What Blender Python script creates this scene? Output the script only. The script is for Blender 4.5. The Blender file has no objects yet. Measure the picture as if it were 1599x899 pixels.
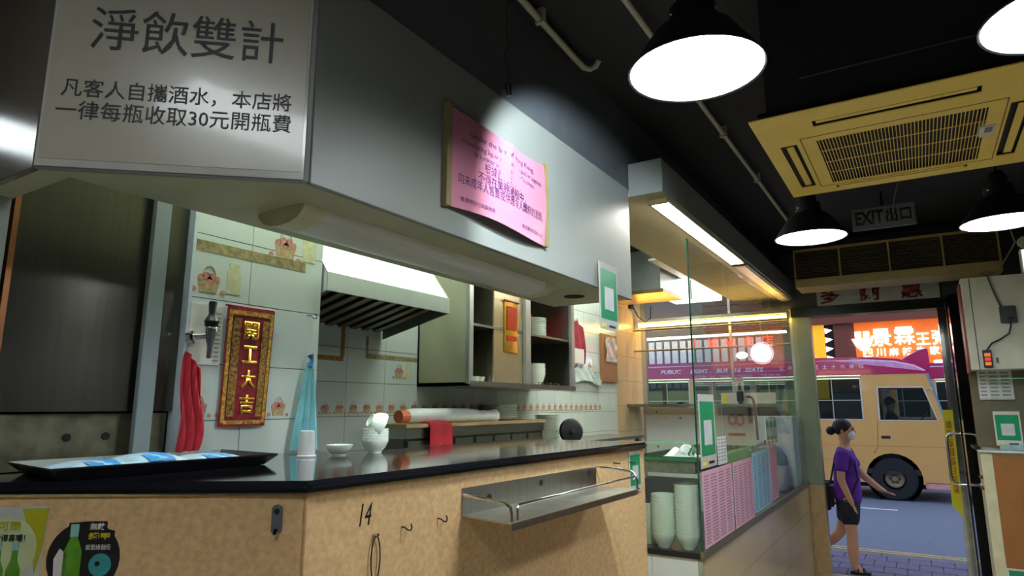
import bpy, bmesh, math, random
from mathutils import Vector, Matrix
random.seed(7)
# ---------------------------------------------------------------- camera, world, exposure
EYE = 1.80            # eye height above the shop floor; shapes below are given relative to eye height and lifted at the end
sc = bpy.context.scene
cam_d = bpy.data.cameras.new('camera'); cam = bpy.data.objects.new('camera', cam_d)
sc.collection.objects.link(cam); sc.camera = cam
cam_d.sensor_width = 36.0; cam_d.lens = 1009.95 * 36.0 / 1599.0; cam_d.clip_start = .02; cam_d.clip_end = 200
def look(yaw, pitch, roll):
    y, p, r = (math.radians(v) for v in (yaw, pitch, roll))
    f = Vector((math.cos(p)*math.cos(y), math.cos(p)*math.sin(y), math.sin(p)))
    rt = f.cross(Vector((0, 0, 1))).normalized(); up = rt.cross(f)
    a = math.cos(r)*rt + math.sin(r)*up; b = math.cos(r)*up - math.sin(r)*rt
    return Matrix((a, b, -f)).transposed()
cam.matrix_world = look(31.9536, 10.3338, -.0817).to_4x4()
w = bpy.data.worlds.new('dusk'); sc.world = w; w.use_nodes = True
bg = w.node_tree.nodes['Background']; bg.inputs[0].default_value = (.50, .62, .92, 1); bg.inputs[1].default_value = .8
sc.view_settings.view_transform = 'Standard'; sc.view_settings.look = 'None'; sc.view_settings.gamma = 1
sc.view_settings.use_curve_mapping = False; sc.view_settings.exposure = 1.08
LAMP = 30.0; LED = 20.0; TUBE = 14.0; KITCHEN = 28.0; PANEL = 12.0

# ---------------------------------------------------------------- helpers
def lin(c):
    out = []
    for v in c[:3]:
        v /= 255.0
        out.append(v/12.92 if v <= .04045 else ((v+.055)/1.055)**2.4)
    return (*out, 1)
MATS = {}
def mat(name, col, rough=.5, metal=0., var=.12, scale=12., bump=0., emit=0., ecol=None, coat=0., stretch=None, spec=None):
    if name in MATS: return MATS[name]
    m = bpy.data.materials.new(name); m.use_nodes = True; nt = m.node_tree; b = nt.nodes['Principled BSDF']
    c = lin(col)
    tc = nt.nodes.new('ShaderNodeTexCoord'); mp = nt.nodes.new('ShaderNodeMapping')
    if stretch: mp.inputs['Scale'].default_value = stretch
    nt.links.new(tc.outputs['Object'], mp.inputs['Vector'])
    n = nt.nodes.new('ShaderNodeTexNoise'); n.inputs['Scale'].default_value = scale; n.inputs['Detail'].default_value = 4
    nt.links.new(mp.outputs[0], n.inputs['Vector'])
    r = nt.nodes.new('ShaderNodeValToRGB')
    r.color_ramp.elements[0].position = .3; r.color_ramp.elements[1].position = .7
    r.color_ramp.elements[0].color = (*[v*(1-var) for v in c[:3]], 1); r.color_ramp.elements[1].color = (*[min(1, v*(1+var)) for v in c[:3]], 1)
    nt.links.new(n.outputs['Fac'], r.inputs[0]); nt.links.new(r.outputs[0], b.inputs['Base Color'])
    b.inputs['Roughness'].default_value = rough; b.inputs['Metallic'].default_value = metal
    if coat: b.inputs['Coat Weight'].default_value = coat; b.inputs['Coat Roughness'].default_value = .08
    if spec is not None: b.inputs['Specular IOR Level'].default_value = spec
    if bump:
        bp = nt.nodes.new('ShaderNodeBump'); bp.inputs['Strength'].default_value = bump; bp.inputs['Distance'].default_value = .004
        nt.links.new(n.outputs['Fac'], bp.inputs['Height']); nt.links.new(bp.outputs[0], b.inputs['Normal'])
    if emit:
        b.inputs['Emission Color'].default_value = lin(ecol or col); b.inputs['Emission Strength'].default_value = emit
    MATS[name] = m; return m
def glassmat(name, tint=(225, 240, 232), rough=.02, ior=1.4, haze=0., refl=.3):
    if name in MATS: return MATS[name]
    m = bpy.data.materials.new(name); m.use_nodes = True; nt = m.node_tree; nt.nodes.clear()
    o = nt.nodes.new('ShaderNodeOutputMaterial'); t = nt.nodes.new('ShaderNodeBsdfTransparent'); g = nt.nodes.new('ShaderNodeBsdfGlossy')
    t.inputs[0].default_value = lin(tint); g.inputs['Roughness'].default_value = rough
    f = nt.nodes.new('ShaderNodeFresnel'); f.inputs['IOR'].default_value = ior
    k = nt.nodes.new('ShaderNodeMath'); k.operation = 'MULTIPLY'; k.inputs[1].default_value = refl; nt.links.new(f.outputs[0], k.inputs[0])
    mx = nt.nodes.new('ShaderNodeMixShader'); nt.links.new(k.outputs[0], mx.inputs[0]); nt.links.new(t.outputs[0], mx.inputs[1]); nt.links.new(g.outputs[0], mx.inputs[2])
    last = mx
    if haze:
        d = nt.nodes.new('ShaderNodeBsdfDiffuse'); d.inputs[0].default_value = (.75, .8, .76, 1)
        n = nt.nodes.new('ShaderNodeTexNoise'); n.inputs['Scale'].default_value = 5
        mu = nt.nodes.new('ShaderNodeMath'); mu.operation = 'MULTIPLY'; mu.inputs[1].default_value = haze*2; nt.links.new(n.outputs['Fac'], mu.inputs[0])
        m2 = nt.nodes.new('ShaderNodeMixShader'); nt.links.new(mu.outputs[0], m2.inputs[0]); nt.links.new(mx.outputs[0], m2.inputs[1]); nt.links.new(d.outputs[0], m2.inputs[2]); last = m2
    nt.links.new(last.outputs[0], o.inputs[0]); MATS[name] = m; return m
def printmat(name, paper, ink, rows=40., cols=6., rough=.35, fill=.45):
    """paper with rows of print too small to read: flat print done by the material"""
    if name in MATS: return MATS[name]
    m = mat(name, paper, rough=rough, var=.05); nt = m.node_tree; b = nt.nodes['Principled BSDF']
    uv = nt.nodes.new('ShaderNodeUVMap'); sp = nt.nodes.new('ShaderNodeSeparateXYZ'); nt.links.new(uv.outputs[0], sp.inputs[0])
    def math_(op, a, bv):
        k = nt.nodes.new('ShaderNodeMath'); k.operation = op
        if hasattr(a, 'links'): nt.links.new(a, k.inputs[0])
        else: k.inputs[0].default_value = a
        if hasattr(bv, 'links'): nt.links.new(bv, k.inputs[1])
        else: k.inputs[1].default_value = bv
        return k.outputs[0]
    ry = math_('FRACT', math_('MULTIPLY', sp.outputs[1], rows), 0); on = math_('LESS_THAN', ry, fill)
    cx = math_('FRACT', math_('MULTIPLY', sp.outputs[0], cols), 0); oc = math_('LESS_THAN', cx, .72)
    n = nt.nodes.new('ShaderNodeTexNoise'); n.inputs['Scale'].default_value = 90; n.inputs['Detail'].default_value = 0; nt.links.new(uv.outputs[0], n.inputs['Vector'])
    nz = math_('GREATER_THAN', n.outputs['Fac'], .45)
    edge = math_('MULTIPLY', math_('LESS_THAN', math_('ABSOLUTE', math_('SUBTRACT', sp.outputs[0], .5), 0), .45), math_('LESS_THAN', math_('ABSOLUTE', math_('SUBTRACT', sp.outputs[1], .5), 0), .46))
    k = math_('MULTIPLY', math_('MULTIPLY', on, oc), math_('MULTIPLY', nz, edge))
    src = b.inputs['Base Color'].links[0].from_socket
    mx = nt.nodes.new('ShaderNodeMixRGB'); nt.links.new(k, mx.inputs[0]); nt.links.new(src, mx.inputs[1]); mx.inputs[2].default_value = lin(ink)
    nt.links.new(mx.outputs[0], b.inputs['Base Color']); return m

class MB:
    def __init__(s): s.bm = bmesh.new(); s.uv = s.bm.loops.layers.uv.new('UVMap')
    def face(s, pts, uvs=None):
        f = s.bm.faces.new([s.bm.verts.new(p) for p in pts])
        if uvs:
            for l, u in zip(f.loops, uvs): l[s.uv].uv = u
        return f
    def hexa(s, p):     # p: 8 points, bottom 4 then top 4
        v = [s.bm.verts.new(q) for q in p]
        for q in ((3,2,1,0),(4,5,6,7),(0,1,5,4),(1,2,6,5),(2,3,7,6),(3,0,4,7)): s.bm.faces.new([v[i] for i in q])
        return s
    def box(s, x0, x1, y0, y1, z0, z1):
        x0, x1 = min(x0,x1), max(x0,x1); y0, y1 = min(y0,y1), max(y0,y1); z0, z1 = min(z0,z1), max(z0,z1)
        return s.hexa([(x0,y0,z0),(x1,y0,z0),(x1,y1,z0),(x0,y1,z0),(x0,y0,z1),(x1,y0,z1),(x1,y1,z1),(x0,y1,z1)])
    def obox(s, c, u, v, n, a, b, t):   # centre, unit axes, full sizes
        c, u, v, n = Vector(c), Vector(u).normalized(), Vector(v).normalized(), Vector(n).normalized()
        P = lambda i, j, k: c + u*(i*a/2) + v*(j*b/2) + n*(k*t/2)
        return s.hexa([P(-1,-1,-1),P(1,-1,-1),P(1,1,-1),P(-1,1,-1),P(-1,-1,1),P(1,-1,1),P(1,1,1),P(-1,1,1)])
    def prism(s, pts, vec):
        vec = Vector(vec); a = [s.bm.verts.new(p) for p in pts]; b = [s.bm.verts.new(Vector(p)+vec) for p in pts]
        s.bm.faces.new(a[::-1]); s.bm.faces.new(b)
        n = len(a)
        for i in range(n): s.bm.faces.new((a[i], a[(i+1)%n], b[(i+1)%n], b[i]))
        return s
    def cyl(s, p, q, r, r2=None, n=16, caps=True):
        p, q = Vector(p), Vector(q); r2 = r if r2 is None else r2
        d = (q-p).normalized(); a = d.orthogonal().normalized(); b = d.cross(a)
        A, B = [], []
        for i in range(n):
            t = 2*math.pi*i/n; o = a*math.cos(t)+b*math.sin(t)
            A.append(s.bm.verts.new(p+o*r)); B.append(s.bm.verts.new(q+o*r2))
        for i in range(n): s.bm.faces.new((A[i], A[(i+1)%n], B[(i+1)%n], B[i]))
        if caps: s.bm.faces.new(A[::-1]); s.bm.faces.new(B)
        return s
    def tube(s, pts, r, n=8):
        pts = [Vector(p) for p in pts]; rings = []; a = None
        for i, p in enumerate(pts):
            d = (pts[min(i+1, len(pts)-1)] - pts[max(i-1, 0)]).normalized()
            a = d.orthogonal().normalized() if a is None else (a - d*a.dot(d)).normalized()
            b = d.cross(a); rr = r[i] if isinstance(r, (list, tuple)) else r
            rings.append([s.bm.verts.new(p+(a*math.cos(2*math.pi*k/n)+b*math.sin(2*math.pi*k/n))*rr) for k in range(n)])
        for A, B in zip(rings, rings[1:]):
            for k in range(n): s.bm.faces.new((A[k], A[(k+1)%n], B[(k+1)%n], B[k]))
        s.bm.faces.new(rings[0][::-1]); s.bm.faces.new(rings[-1]); return s
    def lathe(s, c, prof, n=28, axis=(0,0,1), closed=False):
        c = Vector(c); d = Vector(axis).normalized(); a = d.orthogonal().normalized(); b = d.cross(a); rings = []
        for r, z in prof:
            if r < 1e-5: rings.append([s.bm.verts.new(c+d*z)])
            else: rings.append([s.bm.verts.new(c+d*z+(a*math.cos(2*math.pi*k/n)+b*math.sin(2*math.pi*k/n))*r) for k in range(n)])
        prs = list(zip(rings, rings[1:]))
        if closed: prs.append((rings[-1], rings[0]))
        for A, B in prs:
            for k in range(n):
                q = []
                for v in (A[k%len(A)], A[(k+1)%len(A)], B[(k+1)%len(B)], B[k%len(B)]):
                    if v not in q: q.append(v)
                if len(q) > 2: s.bm.faces.new(q)
        return s
    def sheet(s, f, nu, nv, t=.002):    # f(u,v) -> point; a thin solid sheet
        P = [[Vector(f(i/nu, j/nv)) for j in range(nv+1)] for i in range(nu+1)]
        F = []; B = []
        for i in range(nu+1):
            fr, bk = [], []
            for j in range(nv+1):
                du = P[min(i+1,nu)][j]-P[max(i-1,0)][j]; dv = P[i][min(j+1,nv)]-P[i][max(j-1,0)]
                n = du.cross(dv); n = n.normalized() if n.length > 1e-9 else Vector((0,0,1))
                fr.append(s.bm.verts.new(P[i][j]+n*t/2)); bk.append(s.bm.verts.new(P[i][j]-n*t/2))
            F.append(fr); B.append(bk)
        for i in range(nu):
            for j in range(nv):
                uvs = [(i/nu,j/nv),((i+1)/nu,j/nv),((i+1)/nu,(j+1)/nv),(i/nu,(j+1)/nv)]
                f1 = s.bm.faces.new((F[i][j],F[i+1][j],F[i+1][j+1],F[i][j+1])); f2 = s.bm.faces.new((B[i][j+1],B[i+1][j+1],B[i+1][j],B[i][j]))
                for l, u in zip(f1.loops, uvs): l[s.uv].uv = u
                for l, u in zip(f2.loops, (uvs[3],uvs[2],uvs[1],uvs[0])): l[s.uv].uv = u
        for i in range(nu):
            s.bm.faces.new((F[i+1][0],F[i][0],B[i][0],B[i+1][0])); s.bm.faces.new((F[i][nv],F[i+1][nv],B[i+1][nv],B[i][nv]))
        for j in range(nv):
            s.bm.faces.new((F[0][j],F[0][j+1],B[0][j+1],B[0][j])); s.bm.faces.new((F[nu][j+1],F[nu][j],B[nu][j],B[nu][j+1]))
        return s
    def ball(s, c, r, sc3=(1,1,1), u=14, v=10):
        m = Matrix.Translation(c) @ Matrix.Diagonal((r*sc3[0], r*sc3[1], r*sc3[2], 1))
        bmesh.ops.create_uvsphere(s.bm, u_segments=u, v_segments=v, radius=1, matrix=m); return s
ORG = {}
def finish(o, bm, m, parent, origin, smooth, bevel):
    if bevel:
        bmesh.ops.remove_doubles(bm, verts=bm.verts, dist=1e-6)
        ed = [e for e in bm.edges if len(e.link_faces) == 2 and e.calc_face_angle(0) > .5]
        bmesh.ops.bevel(bm, geom=ed, offset=bevel, segments=2, affect='EDGES', clamp_overlap=True)
    bmesh.ops.recalc_face_normals(bm, faces=bm.faces)
    me = bpy.data.meshes.new(o)
    if parent is not None: org = ORG[parent.name]
    elif origin is not None: org = Vector(origin)
    else:
        xs = [v.co for v in bm.verts]; lo = [min(c[i] for c in xs) for i in range(3)]; hi = [max(c[i] for c in xs) for i in range(3)]
        org = Vector(((lo[0]+hi[0])/2, (lo[1]+hi[1])/2, lo[2]))
    bmesh.ops.translate(bm, verts=bm.verts, vec=-org)
    bm.to_mesh(me); bm.free(); me.materials.append(m)
    if smooth:
        for p in me.polygons: p.use_smooth = True
        try: me.set_sharp_from_angle(angle=math.radians(38))
        except Exception: pass
    ob = bpy.data.objects.new(o, me); sc.collection.objects.link(ob)
    ORG[ob.name] = org
    if parent is not None: ob.parent = parent
    else: ob.location = org
    return ob
def ob(name, mb, m, parent=None, smooth=False, bevel=0, origin=None): return finish(name, mb.bm, m, parent, origin, smooth, bevel)
def tag(o, label, cat, group=None, kind=None):
    o['label'] = label; o['category'] = cat
    if group: o['group'] = group
    if kind: o['kind'] = kind
    return o
def thing(name, label, cat, loc, group=None, kind=None):
    o = bpy.data.objects.new(name, None); sc.collection.objects.link(o); o.empty_display_size = .05
    o.location = loc; ORG[o.name] = Vector(loc); return tag(o, label, cat, group, kind)
def clone(root, d, label=None, group=None):
    def cp(o, par):
        c = o.copy(); sc.collection.objects.link(c); c.parent = par
        ORG[c.name] = ORG[o.name]
        for ch in KIDS(o): cp(ch, c)
        return c
    r = cp(root, None); r.location = root.location + Vector(d); ORG[r.name] = ORG[root.name] + Vector(d)
    if label: r['label'] = label
    if group: r['group'] = group
    return r
def KIDS(o): return [c for c in sc.objects if c.parent == o]
def label(o, t): o['label'] = t; return o
X3, Y3, Z3 = Vector((1,0,0)), Vector((0,1,0)), Vector((0,0,1))
def text(s, c, u, v, w_, h_, m, parent, name='lettering', depth=.0012, spacing=1.0, line=1.0, bold=0., align='CENTER', shear=0.):
    """lettering solid: text fitted into w_ x h_ about the centre c, along u (reading) and v (up)"""
    cu = bpy.data.curves.new('t', 'FONT'); cu.body = s; cu.resolution_u = 2; cu.space_character = spacing; cu.space_line = line; cu.align_x = align; cu.offset = bold; cu.shear = shear
    o = bpy.data.objects.new('t', cu); sc.collection.objects.link(o)
    dg = bpy.context.evaluated_depsgraph_get(); me = bpy.data.meshes.new_from_object(o.evaluated_get(dg))
    sc.collection.objects.unlink(o); bpy.data.objects.remove(o)
    if not me.vertices: return None
    xs = [p.co.x for p in me.vertices]; ys = [p.co.y for p in me.vertices]
    cx, cy = (min(xs)+max(xs))/2, (min(ys)+max(ys))/2; sx = w_/(max(xs)-min(xs)); sy = h_/(max(ys)-min(ys))
    u, v = Vector(u).normalized(), Vector(v).normalized(); n = u.cross(v)
    bm = bmesh.new(); bm.from_mesh(me); bpy.data.meshes.remove(me)
    for p in bm.verts: p.co = Vector(c) + u*((p.co.x-cx)*sx) + v*((p.co.y-cy)*sy) + n*depth*.5
    r = bmesh.ops.extrude_face_region(bm, geom=bm.faces[:]); bmesh.ops.translate(bm, verts=[g for g in r['geom'] if isinstance(g, bmesh.types.BMVert)], vec=n*depth)
    return finish(name, bm, m, parent, None, False, 0)
def skin(name, verts, edges, radii, m, parent, sub=1, root=0):
    me = bpy.data.meshes.new(name); me.from_pydata([Vector(v) for v in verts], edges, []); o = bpy.data.objects.new('t', me); sc.collection.objects.link(o)
    md = o.modifiers.new('s', 'SKIN'); md.use_smooth_shade = True
    for i, r in enumerate(radii):
        sv = me.skin_vertices[0].data[i]; sv.radius = (r, r) if not isinstance(r, tuple) else r; sv.use_root = (i == root)
    ss = o.modifiers.new('u', 'SUBSURF'); ss.levels = sub; ss.render_levels = sub
    dg = bpy.context.evaluated_depsgraph_get(); e = bpy.data.meshes.new_from_object(o.evaluated_get(dg))
    bpy.data.objects.remove(o)
    bm = bmesh.new(); bm.from_mesh(e); bpy.data.meshes.remove(e)
    return finish(name, bm, m, parent, None, True, 0)

# ---------------------------------------------------------------- materials
BLACKPAINT = mat('black ceiling paint', (30,30,31), .75, var=.2)
WALLDARK = mat('dark grey wall paint', (78,82,86), .55, var=.08)
FASCIA = mat('grey laminate panel', (134,138,132), .46, var=.05, scale=3)
SOFFIT = mat('grey green soffit paint', (176,176,142), .5, var=.12, scale=3)
TILE = mat('white glazed tile', (205,214,206), .18, var=.04, scale=3, coat=.3)
GROUT = mat('dark grout', (92,92,80), .8)
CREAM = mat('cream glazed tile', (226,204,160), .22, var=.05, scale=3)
TANTILE = mat('tan polished tile', (190,168,126), .22, var=.08, scale=2)
STEEL = mat('brushed steel', (160,160,150), .32, 1., var=.08, scale=6, stretch=(10,10,.6))
STEELD = mat('greasy dark steel', (104,101,92), .30, 1., var=.07, scale=6, stretch=(14,14,.6))
CHROME = mat('chrome', (215,215,215), .08, 1., var=.03)
ALU = mat('aluminium', (178,182,180), .38, .8, var=.08)
WOOD = mat('speckled tan laminate', (214,176,126), .45, var=.16, scale=55)
GRANITE = mat('black granite', (22,23,30), .07, var=.5, scale=160, coat=.5)
BLACKPL = mat('black plastic', (22,22,24), .35)
RUBBER = mat('black rubber', (20,20,20), .8)
PAPER = mat('white paper', (214,210,200), .4, var=.04)
LAMIN = mat('laminated white card', (200,198,190), .14, var=.03, coat=.4)
INK = mat('black ink', (24,22,22), .5)
CERAM = mat('white ceramic', (228,236,222), .15, var=.03, coat=.3)
ACPL = mat('yellowed plastic', (240,210,104), .45, var=.06, scale=3)
DARK = mat('dark void', (12,12,12), .9)
RED = mat('red cloth', (178,32,44), .8, var=.2, bump=.3)
GREEN = mat('green card', (20,140,92), .35, var=.06)
GOLD = mat('gold foil', (235,180,70), .28, .9, var=.15)
PLWHITE = mat('white plastic', (225,228,226), .35, var=.04)
GLASS = glassmat('clear pane', (246,251,248), haze=.012)
GLASSG = glassmat('green edged glass', (120,190,150))
BROWN = mat('brown board', (150,98,48), .5, var=.1, scale=6)
YELLOW = mat('yellow paper', (232,222,40), .5, var=.04)
PVC = mat('grey conduit', (176,172,150), .5, var=.08)

# ---------------------------------------------------------------- the room
def wallbox(name, lab, m, *b, cat='wall'): return tag(ob(name, MB().box(*b), m), lab, cat, kind='structure')
wallbox('floor', 'shop floor below the counter', mat('floor tile', (190,180,160), .4), -2.6, 8.22, -1.7, 5.6, -1.95, -1.80, cat='floor')
wallbox('ceiling', 'black painted shop ceiling', BLACKPAINT, -2.6, 8.3, -1.7, 5.6, 1.75, 1.85, cat='ceiling')
wallbox('wall_right', 'dark wall on the right side of the shop', WALLDARK, -2.6, 8.3, -1.8, -1.6, -1.80, 1.75)
wallbox('wall_rear', 'grey wall behind the viewer', WALLDARK, -2.8, -2.6, -1.8, 5.6, -1.80, 1.75)
wallbox('wall_left', 'grey wall far left behind the kitchen', WALLDARK, .69, 8.3, 3.1, 3.3, -1.80, 1.75)
wallbox('wall_far_left', 'grey wall at the far left end of the dining area', WALLDARK, -2.6, .9, 5.5, 5.7, -1.80, 1.75)
wallbox('wall_partition', 'grey partition left of the kitchen', WALLDARK, .69, .9, 3.3, 5.5, -1.80, 1.75)
# black wall above the grey bulkhead and above the lit canopy
uw = MB(); uw.prism([(1.137,1.362,1.262),(3.5,1.362,1.262),(3.5,1.43,1.262),(1.17,1.43,1.262),(.75,1.90,1.262),(.75,3.1,1.262),(.69,3.1,1.262),(.69,1.868,1.262)], (0,0,.488))
uw.box(3.5, 8.1, 1.362, 1.43, 1.425, 1.75)
tag(ob('wall_upper', uw, WALLDARK), 'dark painted wall above the grey panel with the lamp light on it', 'wall', kind='structure')
bk = thing('wall_bulkhead', 'grey panelled bulkhead over the counter hatch carrying the notices', 'wall', (2.3,1.4,.6), kind='structure')
def vpanel(p, q, z0, z1, t, m, name, parent):
    p, q = Vector((*p,0)), Vector((*q,0)); u = (q-p).normalized(); n = Vector((-u.y,u.x,0)); b = MB()
    b.hexa([p+Z3*z0, q+Z3*z0, q+n*t+Z3*z0, p+n*t+Z3*z0, p+Z3*z1, q+Z3*z1, q+n*t+Z3*z1, p+n*t+Z3*z1]); return ob(name, b, m, parent, bevel=.0015)
vpanel((1.137,1.357), (3.48,1.357), .6, 1.261, .02, FASCIA, 'panel', bk)
vpanel((.684,1.864), (1.133,1.359), .6, 1.75, .02, FASCIA, 'panel', bk)
vpanel((.682,3.1), (.682,1.868), .6, 1.75, .02, mat('glossy grey laminate', (120,112,100), .13, var=.05, scale=3), 'panel', bk)
so = MB(); so.prism([(1.14,1.378,.6),(3.48,1.378,.6),(3.48,1.866,.6),(.768,1.866,.6),(.768,3.1,.6),(.70,3.1,.6),(.70,1.875,.6)], (0,0,.02)); ob('soffit_panel', so, SOFFIT, bk)
ob('back_panel', MB().box(.768,3.48,1.846,1.866,.62,1.25), SOFFIT, bk)
ob('end_panel', MB().box(3.46,3.48,1.378,1.846,.62,1.25), FASCIA, bk)
tag(ob('ceiling_vent_hole', MB().lathe((3.2,1.587,.597), [(.0,0),(.055,0),(.06,.003),(0,.003)], 20), DARK), 'round black hole in the soffit above the kitchen hatch', 'vent')

# tiled walls
def tilewall(name, lab, back, cols, rows, place, m, parent_loc, thick=.012, gap=.003, skip=None):
    """back: MB; cols along the wall, rows in z; place(a0,a1,z0,z1,mb) adds a tile box"""
    p = thing(name, lab, 'wall', parent_loc, kind='structure'); ob('wall_base', back, GROUT, p); cache = {}; T = []
    for i in range(len(cols)-1):
        for j in range(len(rows)-1):
            if skip and skip(i, j): continue
            b = MB(); place(cols[i]+gap/2, cols[i+1]-gap/2, rows[j]+gap/2, rows[j+1]-gap/2, b)
            key = (round(cols[i+1]-cols[i], 4), round(rows[j+1]-rows[j], 4)); c0 = Vector(((cols[i]+cols[i+1])/2, 0, (rows[j]+rows[j+1])/2))
            if key not in cache:
                o = ob('tile', b, m, p); cache[key] = (o, cols[i], rows[j])
            else:
                b.bm.free(); s, a, z = cache[key]; o = s.copy(); sc.collection.objects.link(o); o.parent = p
                o.location = Vector((0, -(cols[i]-a), rows[j]-z)) if place is PY else Vector((cols[i]-a, 0, rows[j]-z)); ORG[o.name] = ORG[s.name]
            T.append((i, j, o))
    return p, T
def PY(a0, a1, z0, z1, b): pass
PILY = 2.22
pcols = [1.347,1.592,1.955]; prow = [-.532,-.292,-.051,.154,.395,.636,.877,1.12]
pil, _ = tilewall('wall_pillar', 'white tiled kitchen pillar behind the red scroll', MB().box(1.347,1.955,PILY+.012,2.72,-1.80,1.75), pcols, prow,
    lambda a,b,c,d,mb: mb.box(a,b,PILY,PILY+.014,c,d), TILE, (1.65,2.3,-1.80))
tag(ob('trim_1', MB().box(1.335,1.347,PILY-.012,PILY+.05,-.25,1.2), mat('pale edge trim', (205,215,222), .25)), 'pale vertical edging strip between steel panel and tiles', 'trim', kind='structure')
BACKY = 2.7
bcols = [1.955+.0001] + [2.589+.305*k for k in range(-2,13) if 2.0 < 2.589+.305*k < 6.38] + [6.4]
brow = [-.435,-.245,-.055,.131,.323,.515,.705,.895,1.09]
bwall, BT = tilewall('wall_kitchen', 'white tiled back wall of the kitchen with basket border', MB().box(1.955,6.4,BACKY+.01,3.1,-1.80,1.75), bcols, brow,
    lambda a,b,c,d,mb: mb.box(a,b,BACKY,BACKY+.012,c,d), TILE, (4.2,2.75,-1.80))
ycols = [6.4+.3*k for k in range(6)]+[8.12]; yrow = [-.9+.3*k for k in range(9)]
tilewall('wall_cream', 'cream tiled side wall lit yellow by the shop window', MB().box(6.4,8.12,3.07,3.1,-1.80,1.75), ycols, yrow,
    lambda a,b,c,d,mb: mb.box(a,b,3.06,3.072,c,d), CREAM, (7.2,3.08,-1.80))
# painted baskets on the tiles (fired glaze decoration, kept thin)
BASK = mat('basket glaze', (186,160,118), .3, var=.25, scale=60); FLOW = mat('rose glaze', (200,136,122), .3, var=.3, scale=70); JAR = mat('jar glaze', (206,204,160), .3, var=.15, scale=40)
def basket(x, y, z, s, parent, jar=False):
    b = MB(); b.prism([(x-.34*s,y,z-.42*s),(x+.34*s,y,z-.42*s),(x+.46*s,y,z+.08*s),(x-.46*s,y,z+.08*s)], (0,-.0012,0)); o = ob('basket_motif', b, BASK, parent)
    f = MB()
    for dx, dz, r in ((-.32,.12,.13),(-.1,.2,.16),(.14,.19,.15),(.34,.12,.12),(-.58,-.34,.1),(.6,-.36,.1),(.02,.05,.12)):
        f.prism([(x+(dx+r*math.cos(t))*s, y, z+(dz+r*math.sin(t))*s) for t in [k*math.pi/4 for k in range(8)]], (0,-.0018,0))
    ob('flower_motif', f, FLOW, o)
    h = MB(); h.tube([(x+.28*s*math.cos(t), y-.0006, z+(.1+.5*math.sin(t))*s) for t in [math.pi*k/8 for k in range(9)]], .02*s, 4); ob('handle_motif', h, BASK, o)
    if jar:
        j = MB(); j.prism([(x+.75*s,y,z-.35*s),(x+1.35*s,y,z-.35*s),(x+1.35*s,y,z+.55*s),(x+1.25*s,y,z+.62*s),(x+1.3*s,y,z+.85*s),(x+.8*s,y,z+.85*s),(x+.85*s,y,z+.62*s),(x+.75*s,y,z+.55*s)], (0,-.0012,0)); ob('jar_motif', j, JAR, o)
    return o
for k in range(4): basket(1.415+.116*k+.0, PILY, -.006, .074, pil)
for k in range(39): basket(2.03+.1035*k+.405-.405, BACKY, -.014, .064, bwall)
basket(1.415, PILY, .46, .10, pil, True); basket(1.75, PILY, .66, .12, pil, True)
basket(3.02, BACKY, .20, .085, bwall, True); basket(5.75, BACKY, .37, .085, bwall, True)
STAIN = mat('old glue residue', (150,136,92), .85, var=.4, scale=40); RUST = mat('rusty residue', (150,112,54), .9, var=.45, scale=60)
s_ = MB(); s_.box(1.347,1.86,PILY-.0012,PILY+.001,.572,.612); ob('glue_streak', s_, STAIN, pil)
s_ = MB(); s_.box(2.36,2.56,BACKY-.0012,BACKY+.001,.245,.272); s_.box(2.535,2.565,BACKY-.0012,BACKY+.001,.272,.46); ob('glue_streak', s_, RUST, bwall)
s_ = MB(); s_.box(2.73,3.32,BACKY-.0012,BACKY+.001,.272,.300); s_.box(2.73,2.75,BACKY-.0012,BACKY+.001,.30,.40); ob('glue_streak', s_, STAIN, bwall)

# steel clad wall on the left of the pillar
st = thing('steel_cabinet', 'tall greasy stainless steel cabinet filling the left of the kitchen hatch', 'cabinet', (1.06,2.4,-.186))
def steelfront(u, v):
    x = .79+u*(1.333-.79); return (x, PILY+.03-.018*math.sin(math.pi*u), -.015+v*1.25)
b = MB(); b.sheet(lambda u, v: steelfront(1-u, v), 24, 4, .012); ob('upper_panel', b, STEELD, st, smooth=True)
ob('lower_panel', MB().box(.79,1.32,PILY+.035,PILY+.05,-.186,-.022), mat('dirty lower steel', (110,106,84), .5, .7, var=.35, scale=14), st)
ob('carcass', MB().box(.80,1.32,PILY+.055,2.70,-.186,1.25), DARK, st)
for hx in (1.009, 1.124): ob('bolt_hole', MB().cyl((hx,PILY+.036,-.094),(hx,PILY+.030,-.094),.012,n=14), RUBBER, st)
ob('side_edge', MB().box(.785,.80,PILY+.01,PILY+.05,-.0,1.2), mat('painted copper highlight', (190,130,90), .3, .9), st)  # copper highlight along the steel edge, put into its colour
tag(ob('support_post', MB().box(1.18,1.236,PILY-.03,PILY-.006,-.186,1.2), mat('grey post paint', (134,142,142), .45, var=.06), bevel=.002), 'flat grey support post in front of the steel cabinet', 'post')
tag(ob('trim_2', MB().box(.70,.765,PILY-.02,PILY+.3,-.186,.6), FASCIA), 'grey upright at the far left edge of the hatch', 'trim', kind='structure')

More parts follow.
